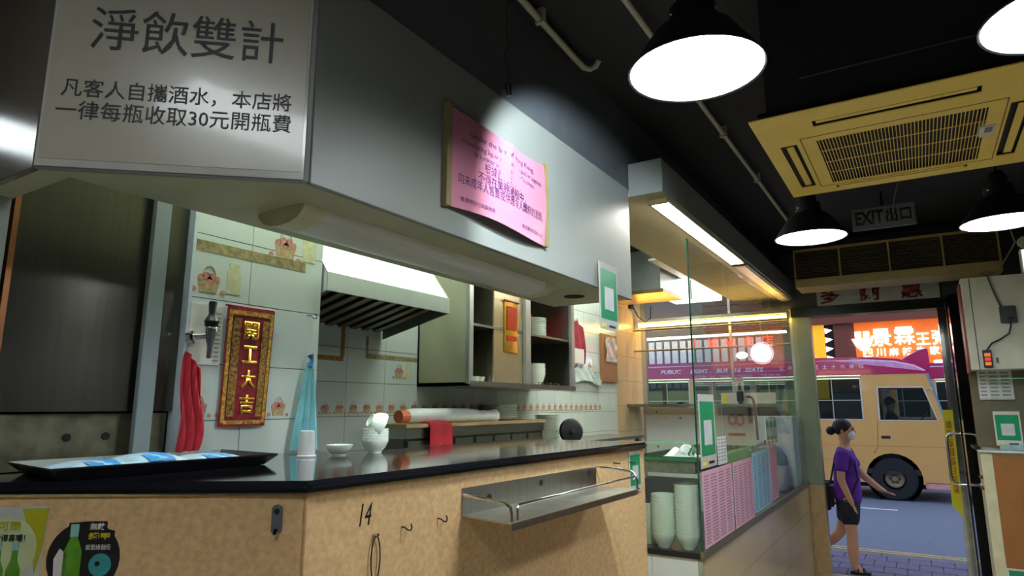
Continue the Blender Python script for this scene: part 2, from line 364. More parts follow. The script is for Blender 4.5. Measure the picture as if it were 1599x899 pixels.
# counter
cb = thing('wall_counter', 'tan speckled laminate counter front below the black top', 'wall', (2.2,1.4,-1.80), kind='structure')
PA, PB, PC, PD = (1.185,1.359), (3.334,1.265), (.745,1.985), (.745,2.235)
vpanel(PA, PB, -1.80, -.216, .025, WOOD, 'panel', cb); vpanel(PC, (1.181,1.365), -1.80, -.216, .025, WOOD, 'panel', cb); vpanel((.745,3.1), (.745,1.99), -1.80, -.216, .025, WOOD, 'panel', cb)
vpanel(PB, (3.334,2.0), -1.80, -.216, .025, WOOD, 'end_panel', cb)
ob('back_panel', MB().box(1.955,3.30,1.93,1.95,-1.80,-.216), GROUT, cb)
ct = MB(); ct.prism([(1.165,1.331,-.216),(3.318,1.233,-.216),(3.318,2.0,-.216),(1.957,2.0,-.216),(1.957,2.206,-.216),(.70,2.206,-.216),(.70,2.03,-.216)], (0,0,.03))
tag(ob('countertop', ct, GRANITE, bevel=.011, smooth=True), 'polished black granite countertop along the kitchen hatch', 'countertop')
ub = MB(); ub.prism([(1.18,1.35,-.222),(3.325,1.255,-.222),(3.325,1.27,-.222),(1.19,1.365,-.222),(.755,1.985,-.222),(.74,1.98,-.222)], (0,0,.006)); tag(ob('trim_3', ub, mat('yellowed caulk', (168,150,96), .6, var=.25, scale=30)), 'yellowed caulk line under the black countertop', 'trim', kind='structure')

# ---------------------------------------------------------------- notices on the bulkhead
CU = Vector((.453,-.509,0)).normalized(); CN = CU.cross(Z3)
def cp(t, z, off=0.): return Vector((.682,1.866,z)) + CU*t + CN*off     # point on the slanted bulkhead face
nt_ = thing('notice_sign', 'large laminated white notice about corkage with black Chinese lettering on the grey bulkhead', 'sign', cp(.34,.61,.004))
ob('backing', MB().obox(cp(.335,.885,.003), CU, Z3, CN, .660, .56, .004), LAMIN, nt_)
ob('paper', MB().obox(cp(.335,.905,.0062), CU, Z3, CN, .645, .56, .0016), mat('cream notice paper', (190,184,166), .26, var=.03, coat=.35), nt_)
text('淨飲雙計', cp(.345,.998,.0072), CU, Z3, .49, .125, INK, nt_)
text('凡客人自攜酒水，', cp(.237,.822,.0072), CU, Z3, .380, .052, INK, nt_); text('本店將', cp(.545,.822,.0072), CU, Z3, .155, .050, INK, nt_)
text('一律每瓶收取30元開瓶費', cp(.332,.760,.0072), CU, Z3, .585, .052, INK, nt_)
# pink banner, buckled between its side battens
PINK = mat('pink vinyl', (200,128,150), .3, var=.05, scale=3); VIOLET = mat('violet ink', (74,48,128), .5)
pk = thing('pink_banner', 'pink liquor law notice banner buckled between two battens on the grey bulkhead', 'sign', (2.07,1.34,.69))
def pinkY(u, v): return 1.343 - .030*math.sin(math.pi*u)*(.5+abs(v-.5)) - .014*math.exp(-((u-.52)/.05)**2)*(v) - .010*math.sin(math.pi*v)
ob('banner_sheet', MB().sheet(lambda u, v: (1.735+.69*u, pinkY(u,v), .692+.006*math.sin(6*u)+(.375-.03*math.sin(math.pi*u))*v), 24, 12, .002), PINK, pk, smooth=True)
for x in (1.722, 2.435): ob('batten', MB().box(x-.014,x+.014,1.333,1.356,.69,1.072), mat('khaki batten', (140,126,84), .5), pk)
def pline(s, u, v, w_, h_, m): 
    o = text(s, (1.735+.69*u, 1.30, .692+.372*v), X3, Z3, w_, h_, m, pk, depth=.0008)
    for p in o.data.vertices:       # lay the print onto the buckled sheet
        q = p.co + ORG[pk.name]; uu = (q.x-1.735)/.69; vv = (q.z-.692)/.372; p.co.y = pinkY(uu, vv) - .0017 - ORG[pk.name].y
pline('Under the law of Hong Kong,', .48, .80, .46, .030, VIOLET)
pline('intoxicating liquor must not be sold or supplied\nto a minor in the course of business.', .5, .665, .58, .052, VIOLET)
pline('根據香港法律，\n不得在業務過程中，', .46, .47, .34, .085, VIOLET)
pline('向未成年人售賣或供應令人醺醉的酒類。', .5, .31, .62, .042, VIOLET)
pline('香港特別行政區政府', .22, .11, .20, .018, VIOLET); pline('衛生署控煙酒辦公室', .80, .09, .20, .018, VIOLET)
def paysign(name, lab, c, u, n, w_, h_, grp=None):
    u = Vector(u); n = Vector(n); c = Vector(c); p = thing(name, lab, 'sign', c - Z3*h_/2)
    ob('card', MB().obox(c, u, Z3, n, w_, h_, .004), LAMIN, p)
    ob('green_field', MB().obox(c+Z3*h_*.03+n*.0026, u, Z3, n, w_*.88, h_*.74, .0012), GREEN, p)
    ob('white_square', MB().obox(c-Z3*h_*.03+n*.0036, u, Z3, n, w_*.5, h_*.34, .001), mat('pale code field', (196,198,198), .4), p)
    ob('yellow_tab', MB().obox(c-Z3*h_*.44-u*w_*.3+n*.0026, u, Z3, n, w_*.2, h_*.05, .001), YELLOW, p)
    ob('dark_tab', MB().obox(c-Z3*h_*.44+u*w_*.15+n*.0026, u, Z3, n, w_*.36, h_*.035, .001), INK, p); return p
paysign('payment_sign', 'green and white payment card hanging from the grey bulkhead edge', (3.105,1.340,.56), X3, -Y3, .232, .35)
# black clip on a red twisted wire
cl = thing('hanging_clip', 'black clip hanging on a red wire in front of the bulkhead', 'clip', (2.06,1.30,1.235))
ob('clip_body', MB().cyl((2.064,1.30,1.235),(2.058,1.30,1.285),.010,.015,8), BLACKPL, cl)
ob('wire', MB().tube([(2.05+.010*math.sin(k*.9),1.30+.006*math.cos(k*1.3),1.28+.0236*k) for k in range(21)], .0022, 5), mat('dark red wire', (110,30,28), .6), cl)

# ---------------------------------------------------------------- ceiling fittings
def ringbox(b, o, i, z0, z1):     # rectangular frame, o/i = (x0,x1,y0,y1)
    b.box(o[0],i[0],o[2],o[3],z0,z1); b.box(i[1],o[1],o[2],o[3],z0,z1); b.box(i[0],i[1],o[2],i[2],z0,z1); b.box(i[0],i[1],i[3],o[3],z0,z1); return b
SHADEO = mat('black lamp shade', (14,14,14), .45); SHADEI = mat('white shade lining', (235,238,236), .5, emit=.9, ecol=(240,250,255)); BULB = mat('lit lamp diffuser', (255,255,255), .4, emit=LAMP, ecol=(242,250,255))
def pendant(x, y, lab, z=1.0):
    p = thing('pendant_lamp', lab, 'lamp', (x,y,z), 'black pendant lamps over the shop')
    ob('shade', MB().lathe((x,y,z), [(.203,0),(.205,.004),(.12,.13),(.075,.16),(.07,.215),(.066,.215),(.071,.158),(.116,.126),(.199,.002)], 40, closed=True), SHADEO, p, smooth=True)
    ob('lining', MB().lathe((x,y,z), [(.197,.004),(.112,.122),(.0,.13)], 40), SHADEI, p, smooth=True)
    ob('diffuser', MB().lathe((x,y,z), [(0,.030),(.14,.034),(.165,.045),(.0,.050)], 36), BULB, p, smooth=True)
    ob('lamp_holder', MB().lathe((x,y,z), [(0,.21),(.05,.21),(.05,.26),(.03,.30),(0,.30)], 20), SHADEO, p, smooth=True)
    for k in range(3): ob('rivet', MB().ball((x+.073*math.cos(2.1*k+2.4),y+.073*math.sin(2.1*k+2.4),z+.185), .006, u=8, v=6), CHROME, p)
    ob('cord', MB().cyl((x,y,z+.29),(x,y,1.752),.006,n=8), BLACKPL, p); return p
pendant(1.845, .488, 'nearest black pendant lamp, glowing white beside the pink banner')
pendant(4.20, .478, 'black pendant lamp left of the exit sign')
pendant(4.406, -.479, 'black pendant lamp at the right edge below the air conditioner')
pendant(2.07, -.43, 'black pendant lamp cut off by the top right corner')
def ceilpanel(x, y, lab, h=.61):
    p = thing('light_panel', lab, 'lamp', (x,y,1.70), 'louvred ceiling light panels in the dining area'); ob('frame', ringbox(MB(), (x-.31,x+.31,y-h,y+h), (x-.29,x+.29,y-h+.02,y+h-.02), 1.70, 1.75), ALU, p)
    ob('diffuser', MB().box(x-.29,x+.29,y-h+.02,y+h-.02,1.735,1.745), mat('lit ceiling panel', (250,252,255), .4, emit=PANEL, ecol=(244,250,255)), p)
    for k in range(1,4): ob('louvre', MB().box(x-.29+.145*k-.002,x-.29+.145*k+.002,y-h+.02,y+h-.02,1.705,1.732), ALU, p)
    for k in range(1,8): ob('louvre', MB().box(x-.29,x+.29,y-h+.02+(2*h-.04)/8*k-.002,y-h+.02+(2*h-.04)/8*k+.002,1.705,1.732), ALU, p)
ceilpanel(-.95, .3, 'louvred fill light panel added behind the viewer by the counter'); ceilpanel(-.35, 4.8, 'louvred ceiling panel in the far left dining area', .3)  # the panel behind the viewer is an added fill lamp, out of view
# spot added beside the near lamp, with no opening there; makes the wall scallop
sd = bpy.data.lights.new('added_wall_spot', 'SPOT'); so_ = bpy.data.objects.new('added_wall_spot', sd); sc.collection.objects.link(so_)
so_.location = (1.95,.58,1.17); so_.rotation_euler = (Vector((2.607,1.357,.686)) - Vector((1.93,.58,1.17))).to_track_quat('-Z','Y').to_euler()
sd.energy = 52; sd.spot_size = math.radians(88); sd.spot_blend = .4; sd.color = (.80,.92,1); sd.shadow_soft_size = .03

ac = thing('air_conditioner', 'yellowed ceiling cassette air conditioner with slatted grille', 'air conditioner', (3.22,-.02,1.13))
AX0, AX1, AY0, AY1, AZ = 2.649, 3.798, -.535, .50, 1.15
ob('access_panel', ringbox(MB(), (AX0+.065,AX0+.068,-.35,.30), (AX0+.0651,AX0+.0679,-.345,.295), 1.32, 1.325), mat('grey scratched edge', (96,92,84), .5), ac)
ob('housing', MB().box(AX0+.08,AX1-.06,AY0+.06,AY1-.06,AZ+.02,1.749), BLACKPAINT, ac)
# face plate built round the four outlets and the grille
fp = MB(); GX0, GX1, GY0, GY1 = 3.00, 3.645, -.335, .285; SX0, SX1 = 2.772, 2.835; TX0, TX1 = 3.695, 3.74; LY0, LY1 = .365, .435; RY0, RY1 = -.475, -.405
fp.box(AX0,SX0,AY0,AY1,AZ,AZ+.005); fp.box(SX1,GX0,AY0,AY1,AZ,AZ+.005); fp.box(SX0,SX1,AY0,-.30,AZ,AZ+.005); fp.box(SX0,SX1,.275,AY1,AZ,AZ+.005)
fp.box(GX1,TX0,AY0,AY1,AZ,AZ+.005); fp.box(TX1,AX1,AY0,AY1,AZ,AZ+.005); fp.box(TX0,TX1,AY0,-.30,AZ,AZ+.005); fp.box(TX0,TX1,.275,AY1,AZ,AZ+.005)
fp.box(GX0,GX1,LY1,AY1,AZ,AZ+.005); fp.box(GX0,GX1,GY1,LY0,AZ,AZ+.005); fp.box(GX0,GX1,RY1,GY0,AZ,AZ+.005); fp.box(GX0,GX1,AY0,RY0,AZ,AZ+.005)
ob('face_plate', fp, ACPL, ac)
ob('grille_well', MB().box(AX0+.05,AX1-.05,AY0+.03,AY1-.03,AZ+.034,AZ+.05), DARK, ac)
ob('flap', MB().box(SX0+.014,SX1-.024,-.285,.262,AZ+.003,AZ+.007), ACPL, ac); ob('flap', MB().box(TX0+.006,TX1-.004,-.285,.262,AZ-.004,AZ+.004), ACPL, ac)
ob('flap', MB().box(3.03,3.62,LY0+.018,LY1-.022,AZ+.003,AZ+.007), ACPL, ac); ob('flap', MB().box(3.03,3.62,RY0+.014,RY1-.026,AZ+.003,AZ+.007), ACPL, ac)
s0 = None
for k in range(46):
    y = GY0+.008+(GY1-GY0-.016)*k/45
    if s0 is None: s0 = ob('slat', MB().box(GX0,GX1,y-.0016,y+.0016,AZ+.001,AZ+.005), ACPL, ac); y0_ = y
    else: c = s0.copy(); sc.collection.objects.link(c); c.parent = ac; c.location.y = y-y0_; ORG[c.name] = ORG[s0.name]
for k in range(3): ob('cross_bar', MB().box(GX0+.16*(k+1)-.002,GX0+.16*(k+1)+.002,GY0,GY1,AZ+.004,AZ+.007), ACPL, ac)
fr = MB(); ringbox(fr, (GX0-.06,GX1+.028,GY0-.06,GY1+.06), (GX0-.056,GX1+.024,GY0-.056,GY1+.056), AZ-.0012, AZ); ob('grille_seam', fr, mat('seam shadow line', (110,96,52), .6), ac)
ob('receiver', MB().box(3.20,3.33,-.375,-.318,AZ-.006,AZ+.02), mat('pale receiver', (206,208,200), .4), ac, bevel=.004); ob('receiver_window', MB().box(3.215,3.27,-.362,-.335,AZ-.0075,AZ-.005), mat('dim grey', (110,112,110), .4), ac)

def pipe(name, lab, pts, r, m=PVC, cat='pipe', clips=()):
    p = thing(name, lab, cat, pts[0]); ob('tube', MB().tube(pts, r, 10), m, p, smooth=True)
    for c in clips: ob('clip', MB().box(c[0]-.012,c[0]+.012,c[1]-.022,c[1]+.022,c[2]-.02,c[2]+.05), m, p)
    return p
pipe('conduit_pipe', 'short grey conduit ending in a hook above the bulkhead', [(1.6,1.27,1.7),(2.13,1.28,1.7),(2.70,1.30,1.7),(2.78,1.30,1.70),(2.82,1.285,1.705),(2.835,1.26,1.72),(2.83,1.24,1.745)], .016, clips=((2.30,1.283,1.7),))
pipe('conduit_pipe', 'long grey conduit running along the black ceiling towards the street', [(1.2,.905,1.7),(3.53,.91,1.7),(5.2,.905,1.7),(6.4,.903,1.7)], .014, clips=((4.0,.908,1.7),(5.0,.906,1.7)))
pipe('ceiling_cable', 'black cable looping under the black ceiling above the nearest lamp', [(1.2+.12*k, 1.2-.095*k, 1.72-.05*math.sin(math.pi*k/16)) for k in range(17)], .010, BLACKPL, 'cable')
pipe('coiled_cable', 'dark coiled cable hanging beside the air conditioner', [(5.0+.004*k, -.18+.05*math.cos(k*.7), 1.56+.05*math.sin(k*.7)+.0028*k) for k in range(50)], .006, mat('grey brown cable', (70,66,60), .6), 'cable')
pipe('slack_wire', 'slack dark wire beside the exit sign', [(4.9,-.10,1.745),(5.2,-.02,1.62),(5.45,.03,1.52),(5.55,.05,1.44)], .004, mat('grey brown cable', (70,66,60), .6), 'cable')
ex = thing('exit_sign', 'unlit bilingual exit sign hanging under the black ceiling', 'sign', (6.0,.125,1.45))
ob('box', MB().box(6.0,6.05,-.105,.355,1.447,1.632), mat('grey sign edge', (96,98,96), .5), ex, bevel=.003); ob('face', MB().box(5.994,6.0,-.095,.345,1.457,1.622), mat('dim sign face', (104,110,106), .5, var=.05), ex)
text('EXIT', (5.9935,.225,1.54), -Y3, Z3, .205, .118, INK, ex, bold=.03); text('出口', (5.9935,.015,1.54), -Y3, Z3, .18, .118, INK, ex, bold=.03)
ob('hanger', MB().cyl((6.02,.125,1.63),(6.02,.125,1.752),.010,n=8), BLACKPL, ex)
gr = thing('air_curtain', 'long louvred air curtain unit with beige frame above the doorway', 'air curtain', (7.3,.15,1.21))
BEI = mat('beige metal', (176,154,96), .45, var=.08)
ob('body', MB().box(7.26,7.6,-.75,1.0,1.21,1.62), BLACKPAINT, gr); [ob('bracket', MB().box(7.4,7.44,y,y+.04,1.62,1.75), BLACKPAINT, gr) for y in (-.5,.7)]; ob('lower_strip', MB().box(7.19,7.6,-.74,1.0,1.205,1.29), BEI, gr); ob('upper_strip', MB().box(7.19,7.26,-.74,1.0,1.585,1.605), BEI, gr)
for y in (.995,.572,.137,-.304,-.73): ob('upright', MB().box(7.19,7.215,y-.008,y+.008,1.29,1.585), BEI, gr)
s0 = None; LOU = mat('dim beige louvre', (112,98,62), .6)
for k in range(13):
    z = 1.305+.0215*k
    if s0 is None: s0 = ob('slat', MB().obox((7.225,.13,z), Y3, Vector((1,0,.6)), Vector((-.6,0,1)), 1.72, .026, .003), LOU, gr); z0_ = z
    else: c = s0.copy(); sc.collection.objects.link(c); c.parent = gr; c.location.z = z-z0_; ORG[c.name] = ORG[s0.name]
tk = thing('thanks_sign', 'white signboard with dark red Chinese thank you lettering over the door', 'sign', (7.98,.3,1.11))
ob('board', MB().box(7.98,8.02,-.27,.90,1.108,1.36), mat('grey white board', (186,186,180), .5, var=.04), tk, bevel=.004)
MAROON = mat('maroon paint', (130,24,30), .5)
for ch, y in (('多',.765),('謝',.372),('惠',-.018),): text(ch, (7.978,y,1.215), -Y3, Z3, .20, .185, MAROON, tk, bold=.025)
# ---------------------------------------------------------------- canopy and glass case
cn = thing('canopy', 'grey metal canopy box over the glass display case', 'canopy', (5.8,1.45,1.218))
ob('front_panel', MB().box(3.5,8.1,1.152,1.165,1.218,1.42), FASCIA, cn, bevel=.002); ob('end_panel', MB().box(3.488,3.5,1.152,1.357,1.218,1.42), FASCIA, cn)
ob('underside', MB().box(3.5,8.1,1.165,1.79,1.218,1.232), mat('khaki underside', (150,142,110), .45, var=.05), cn); ob('inner_panel', MB().box(3.5,8.1,1.778,1.79,1.232,1.42), SOFFIT, cn); ob('top_panel', MB().box(3.5,8.1,1.165,1.362,1.41,1.42), FASCIA, cn)
tag(ob('trunking', MB().box(3.75,5.7,1.175,1.20,1.421,1.435), ALU), 'slim aluminium trunking lying on the canopy top', 'trunking')
LEDM = mat('lit LED diffuser', (255,255,255), .4, emit=LED, ecol=(255,252,240))
def ledbar(x0, x1, lab, m):
    p = thing('led_batten', lab, 'lamp', ((x0+x1)/2,1.22,1.19)); ob('body', MB().box(x0,x1,1.168,1.285,1.196,1.217), mat('beige housing', (190,184,160), .4), p, bevel=.003)
    ob('diffuser', MB().box(x0+.02,x1-.02,1.182,1.272,1.186,1.196), m, p, bevel=.004)
    for x in (x0, x1): ob('end_cap', MB().box(x-.012,x+.008,1.168,1.285,1.186,1.217), mat('khaki cap', (120,108,66), .5), p)
ledbar(3.62, 5.60, 'bright white LED batten under the near end of the canopy', LEDM)
ledbar(5.68, 7.95, 'unlit batten under the far end of the canopy', mat('unlit diffuser', (206,198,176), .3))
CX, CY = 3.91, 1.152
gb = thing('wall_case_base', 'tan tiled low wall under the glass display case', 'wall', (6,1.3,-1.80), kind='structure')
ob('wall_base', MB().box(CX+.02,8.06,CY+.014,1.62,-1.80,-.87), GROUT, gb)
for x0, x1 in ((CX+.03,5.98),(5.98,8.05)):
    for z0, z1 in ((-1.13,-.872),(-1.44,-1.13),(-1.80,-1.44)): ob('tile', MB().box(x0+.0015,x1-.0015,CY+.003,CY+.016,z0+.0015,z1-.0015), TANTILE, gb)
for y0, y1 in ((CY+.03,1.46),(1.46,1.62)):
    for z0, z1 in ((-1.13,-.872),(-1.44,-1.13),(-1.80,-1.44)): ob('tile', MB().box(CX+.008,CX+.022,y0+.0015,y1-.0015,z0+.0015,z1-.0015), TILE, gb)
ob('corner_bead', MB().box(CX+.008,CX+.03,CY+.003,CY+.03,-1.80,-.872), mat('pale green bead', (150,160,138), .4), gb)
gc = thing('glass_display_case', 'glass display case with stacked bowls beside the shop window', 'display case', (6,1.35,-.87))
ob('base_slab', MB().box(CX,8.05,CY+.005,1.62,-.868,-.845), mat('dark slab', (44,44,38), .3), gc); ob('front_channel', MB().box(CX-.005,8.05,CY-.010,CY+.012,-.872,-.825), mat('brown metal channel', (128,116,92), .4, .6), gc, bevel=.002)
ob('side_rail', MB().box(CX-.01,CX+.006,CY+.012,1.62,-.868,-.838), RUBBER, gc)
for x0, x1 in ((CX,4.88),(4.884,6.39),(6.394,8.05)): ob('front_pane', MB().box(x0,x1,CY-.003,CY+.003,-.83,1.03), GLASS, gc)
ob('side_pane', MB().box(CX,CX+.006,CY+.006,1.62,-.838,-.218), GLASS, gc)
ob('pane_edge', MB().box(CX-.004,CX+.004,CY-.005,CY+.004,-.83,1.03), mat('dark green glass edge', (22,74,54), .15), gc)
EDG = mat('pale green glass edge', (120,190,140), .2)
ob('side_edge', MB().box(CX-.001,CX+.007,CY+.006,1.62,-.226,-.216), EDG, gc); ob('glass_shelf', MB().box(CX+.012,5.45,CY+.012,1.60,-.322,-.312), GLASSG, gc)
ob('shelf_edge', MB().box(CX+.006,CX+.014,CY+.012,1.60,-.325,-.308), mat('green glass edge', (30,120,84), .2), gc); ob('shelf_edge', MB().box(CX+.02,5.45,CY+.006,CY+.013,-.325,-.308), EDG, gc)
ob('drip_pan', MB().box(CX+.03,4.7,1.18,1.60,-.40,-.33), mat('mottled steel pan', (120,124,112), .5, .4, var=.3, scale=25), gc)
ob('back_board', MB().box(5.45,5.47,1.2,1.6,-.84,-.33), PLWHITE, gc)
def bowl(x, y, z, r, h, lab, grp):
    return tag(ob('bowl', MB().lathe((x,y,z), [(0,.004),(r*.42,.004),(r*.42,0),(r*.50,0),(r*.52,.006),(r*.80,h*.40),(r*.96,h*.8),(r,h*.97),(r,h),(r*.96,h),(r*.90,h*.8),(r*.74,h*.42),(r*.45,.012),(0,.010)], 26), CERAM, smooth=True, origin=(x,y,z)), lab, 'bowl', grp)
ORD = 'lowest second third fourth fifth sixth seventh eighth ninth tenth eleventh twelfth thirteenth fourteenth fifteenth sixteenth seventeenth'.split()
def stack(o, n, dz, jit=.0015):
    base = o['label']; o['label'] = 'lowest ' + base
    for k in range(1, n):
        c = o.copy(); sc.collection.objects.link(c); c.location = o.location + Vector((random.uniform(-jit,jit), random.uniform(-jit,jit), dz*k)); c.rotation_euler.z = random.random()*6; c['label'] = ('topmost ' + base) if k == n-1 else base.replace(' in the ', ' ' + 'from the bottom in the ', 1).replace('white ', ORD[k] + ' white ', 1)
stack(bowl(4.03,1.418,-.845,.075,.088,'white bowl in the shorter stack in the glass case','shorter bowl stack in the glass case'), 11, .0222)
stack(bowl(4.04,1.270,-.845,.075,.088,'white bowl in the taller stack in the glass case','taller bowl stack in the glass case'), 14, .0222)
tag(ob('water_jug', MB().lathe((4.12,1.54,-.845), [(0,0),(.06,0),(.065,.16),(.05,.2),(.035,.23),(0,.23)], 18), mat('milky plastic', (190,200,176), .3), smooth=True), 'milky plastic container behind the shorter bowl stack', 'container')
vb = thing('vegetable_bag', 'crumpled white bag of leafy greens on the glass shelf', 'bag', (4.06,1.28,-.312))
random.seed(3)
ob('bag_film', MB().sheet(lambda u, v: (4.0+.14*v+.01*math.sin(9*u), 1.175+.22*u, -.307+.055*math.sin(math.pi*u)*math.sin(math.pi*v)*(1+.5*math.sin(14*u+5*v))), 16, 8, .003), PLWHITE, vb, smooth=True)
for k in range(5): ob('leaf', MB().sheet(lambda u, v, k=k: (3.995+.02*k+.03*v, 1.19+.035*k+.05*(u-.5)*math.sin(math.pi*(.15+.7*v)), -.300+.03*v+.02*math.sin(3*u+k)+.01*(k%2)), 5, 4, .002), mat('dark leaf', (34,96,52), .5, var=.3), vb, smooth=True)
def menu(x0, x1, z0, z1, m, lab, y=CY-.006, bow=.004):
    return tag(ob('menu_sheet', MB().sheet(lambda u, v: (x0+(x1-x0)*u, y-.001-bow*math.sin(math.pi*u)*(.3+.7*v), z0+(z1-z0)*v), 8, 6, .0012), m, smooth=True), lab, 'menu')
PKM = printmat('pink menu print', (222,168,186), (84,50,74), 24, 4); BLM = printmat('blue menu print', (150,200,222), (50,60,104), 24, 4); WTM = printmat('white notice print', (215,215,212), (70,70,80), 8, 3)
menu(3.95,4.66,-.82,-.385,PKM,'pink menu sheet nearest the bowls on the case glass'); menu(4.69,5.28,-.82,-.385,PKM,'second pink menu sheet from the bowls on the case glass')
menu(5.30,5.94,-.80,-.36,BLM,'pale blue menu sheet on the case glass'); menu(5.96,6.28,-.79,-.335,PKM,'narrow pink menu sheet beyond the blue one'); menu(4.33,4.56,-.375,-.20,WTM,'small white handwritten notice beside the payment card on the case glass')
paysign('payment_sign', 'tall green payment card on the glass case front', (4.125,CY-.007,-.15), X3, -Y3, .345, .44)
for k in range(3): paysign('payment_sign', ('nearest','middle','farthest')[k]+' of three small green payment cards on the far case glass', (5.97+.16*k,CY-.007,-.215-.003*k), X3, -Y3, .15, .21)

# ---------------------------------------------------------------- kitchen
fl = thing('fluorescent_fitting', 'switched off prismatic fluorescent fitting under the hatch soffit', 'lamp', (2.05,1.62,.545))
prof = [(1.515,.6),(1.520,.582),(1.545,.562),(1.58,.551),(1.62,.547),(1.66,.551),(1.695,.562),(1.72,.582),(1.725,.6)]
ob('diffuser', MB().prism([(1.33,y,z) for y,z in prof], (1.43,0,0)), mat('ribbed acrylic', (220,218,206), .3, var=.1, scale=40, stretch=(.1,6,6)), fl, smooth=True)
for x in (1.25, 2.76): ob('end_cap', MB().prism([(x,1.62+(y-1.62)*1.02,.6+(z-.6)*1.03) for y,z in prof], (.08,0,0)), mat('cream end cap', (206,200,160), .4), fl, smooth=True)
hd = thing('range_hood', 'white steel range hood with sloped top and dark baffle filters', 'range hood', (2.4,2.45,.39))
HW = mat('white enamel steel', (212,220,216), .25, .3, var=.04)
def hoodpoly(x): return [(x,2.2,.51),(x,2.2,.592),(x,2.45,.93),(x,2.69,.93),(x,2.69,.39)]
ob('front_panel', MB().box(1.97,2.86,2.195,2.205,.508,.594), HW, hd, bevel=.002); ob('sloped_panel', MB().prism([(1.97,2.2,.590),(2.86,2.2,.590),(2.86,2.45,.93),(1.97,2.45,.93)], (0,.008,.006)), HW, hd)
ob('side_panel', MB().prism(hoodpoly(2.852), (.008,0,0)), mat('grey enamel steel', (150,158,146), .35, .3), hd); ob('side_panel', MB().prism(hoodpoly(1.97), (.008,0,0)), HW, hd)
ob('inner_liner', MB().prism([(1.98,2.215,.56),(2.85,2.215,.56),(2.85,2.68,.44),(1.98,2.68,.44)], (0,0,.03)), mat('dark hood liner', (38,32,26), .7), hd)  # near-black liner above the baffles
for k in range(9): ob('baffle', MB().prism([(2.02+.09*k,2.23,.535),(2.065+.09*k,2.23,.535),(2.065+.09*k,2.66,.425),(2.02+.09*k,2.66,.425)], (0,0,.012)), mat('greasy baffle', (110,104,84), .4, .7), hd)
cab = thing('steel_wall_cabinet', 'stainless steel wall cabinet holding crockery above the kitchen table', 'cabinet', (3.9,2.5,.12))
CX0, CX1, CZ0, CZ1 = 3.185, 4.60, .12, .98
ob('side_panel', MB().box(CX0,CX0+.012,2.3,2.695,CZ0,CZ1), mat('dull tan steel', (176,174,146), .4, .45, var=.08, scale=4), cab); ob('side_panel', MB().box(CX1-.012,CX1,2.3,2.695,CZ0,CZ1), STEEL, cab); ob('back_panel', MB().box(CX0,CX1,2.683,2.695,CZ0,CZ1), STEELD, cab)
ob('bottom_panel', MB().box(CX0,CX1,2.29,2.695,CZ0,CZ0+.022), STEEL, cab); ob('top_panel', MB().box(CX0,CX1,2.3,2.695,CZ1-.015,CZ1), STEEL, cab); ob('shelf', MB().box(CX0+.012,CX1-.012,2.31,2.68,.492,.508), STEEL, cab)
for x0, x1 in ((CX0-.012,3.22),(3.842,3.915),(4.545,CX1)): ob('stile', MB().box(x0,x1,2.285,2.31,CZ0+.01,CZ1), ALU, cab, bevel=.003)
ob('bottom_rail', MB().box(CX0,CX1,2.280,2.31,CZ0-.004,CZ0+.03), STEEL, cab, bevel=.003)
ob('sliding_door', MB().box(3.486,3.845,2.312,2.322,CZ0+.03,CZ1-.02), mat('bright brushed steel', (206,190,150), .25, .75, var=.06, scale=5, stretch=(1,1,10)), cab); ob('divider', MB().box(3.49,3.50,2.325,2.68,CZ0+.02,CZ1-.02), STEEL, cab)
ob('bay_liner', MB().box(3.93,4.53,2.668,2.68,CZ0+.03,CZ1-.02), mat('dark liner', (70,66,54), .5), cab); ob('dark_band', MB().box(3.23,3.48,2.56,2.57,.40,.49), DARK, cab)
for k in range(3): ob('wire_rack', MB().tube([(4.03+.12*k,2.295,CZ0+.024),(4.03+.12*k,2.295,CZ0+.045),(4.10+.12*k,2.295,CZ0+.045),(4.10+.12*k,2.295,CZ0+.024)], .003, 5), CHROME, cab)
stack(bowl(4.22,2.44,.142,.088,.10,'white bowl in the stack on the lower cabinet shelf','bowl stack in the steel cabinet'), 5, .017)
def plate(x, y, z, r, lab, grp):
    return tag(ob('plate', MB().lathe((x,y,z), [(0,.0),(r*.55,0),(r*.62,.004),(r*.95,.014),(r,.018),(r,.020),(r*.93,.018),(r*.6,.008),(0,.006)], 26), CERAM, smooth=True, origin=(x,y,z)), lab, 'plate', grp)
stack(plate(4.25,2.46,.508,.10,'white plate in the stack on the upper cabinet shelf','plate stack in the steel cabinet'), 11, .0128)
stack(plate(3.97,2.57,-.100,.12,'white plate in the stack at the back of the kitchen table','plate stack on the kitchen table'), 9, .0115)
for k in range(4): tag(ob('tea_cup', MB().lathe((3.25+.062*k,2.38,.142), [(0,0),(.016,0),(.026,.03),(.028,.042),(.026,.042),(.015,.006),(0,.005)], 16), CERAM, smooth=True), ('first','second','third','fourth')[k]+' small white cup from the left on the bottom cabinet shelf', 'cup', 'small cups in the steel cabinet')
rb = thing('red_bag', 'red shopping bag draped round the plates in the steel cabinet', 'bag', (4.22,2.55,.508))
ob('bag_body', MB().sheet(lambda u, v: (3.98+.50*u, 2.60-.05*math.sin(math.pi*u)-.02*math.sin(9*v), .512+(.17+.06*math.sin(math.pi*u))*v), 14, 6, .012), RED, rb, smooth=True)
ob('bag_handle', MB().tube([(4.05,2.58,.70),(4.1,2.54,.77),(4.2,2.52,.80),(4.3,2.54,.78),(4.36,2.57,.71)], .012, 6), RED, rb, smooth=True); ob('white_tie', MB().ball((4.2,2.52,.795), .025, (1,.7,1.2), 10, 8), PLWHITE, rb, smooth=True)
ch = thing('lucky_charm', 'gold and red new year charm hanging on the steel cabinet door', 'decoration', (3.68,2.31,.35))
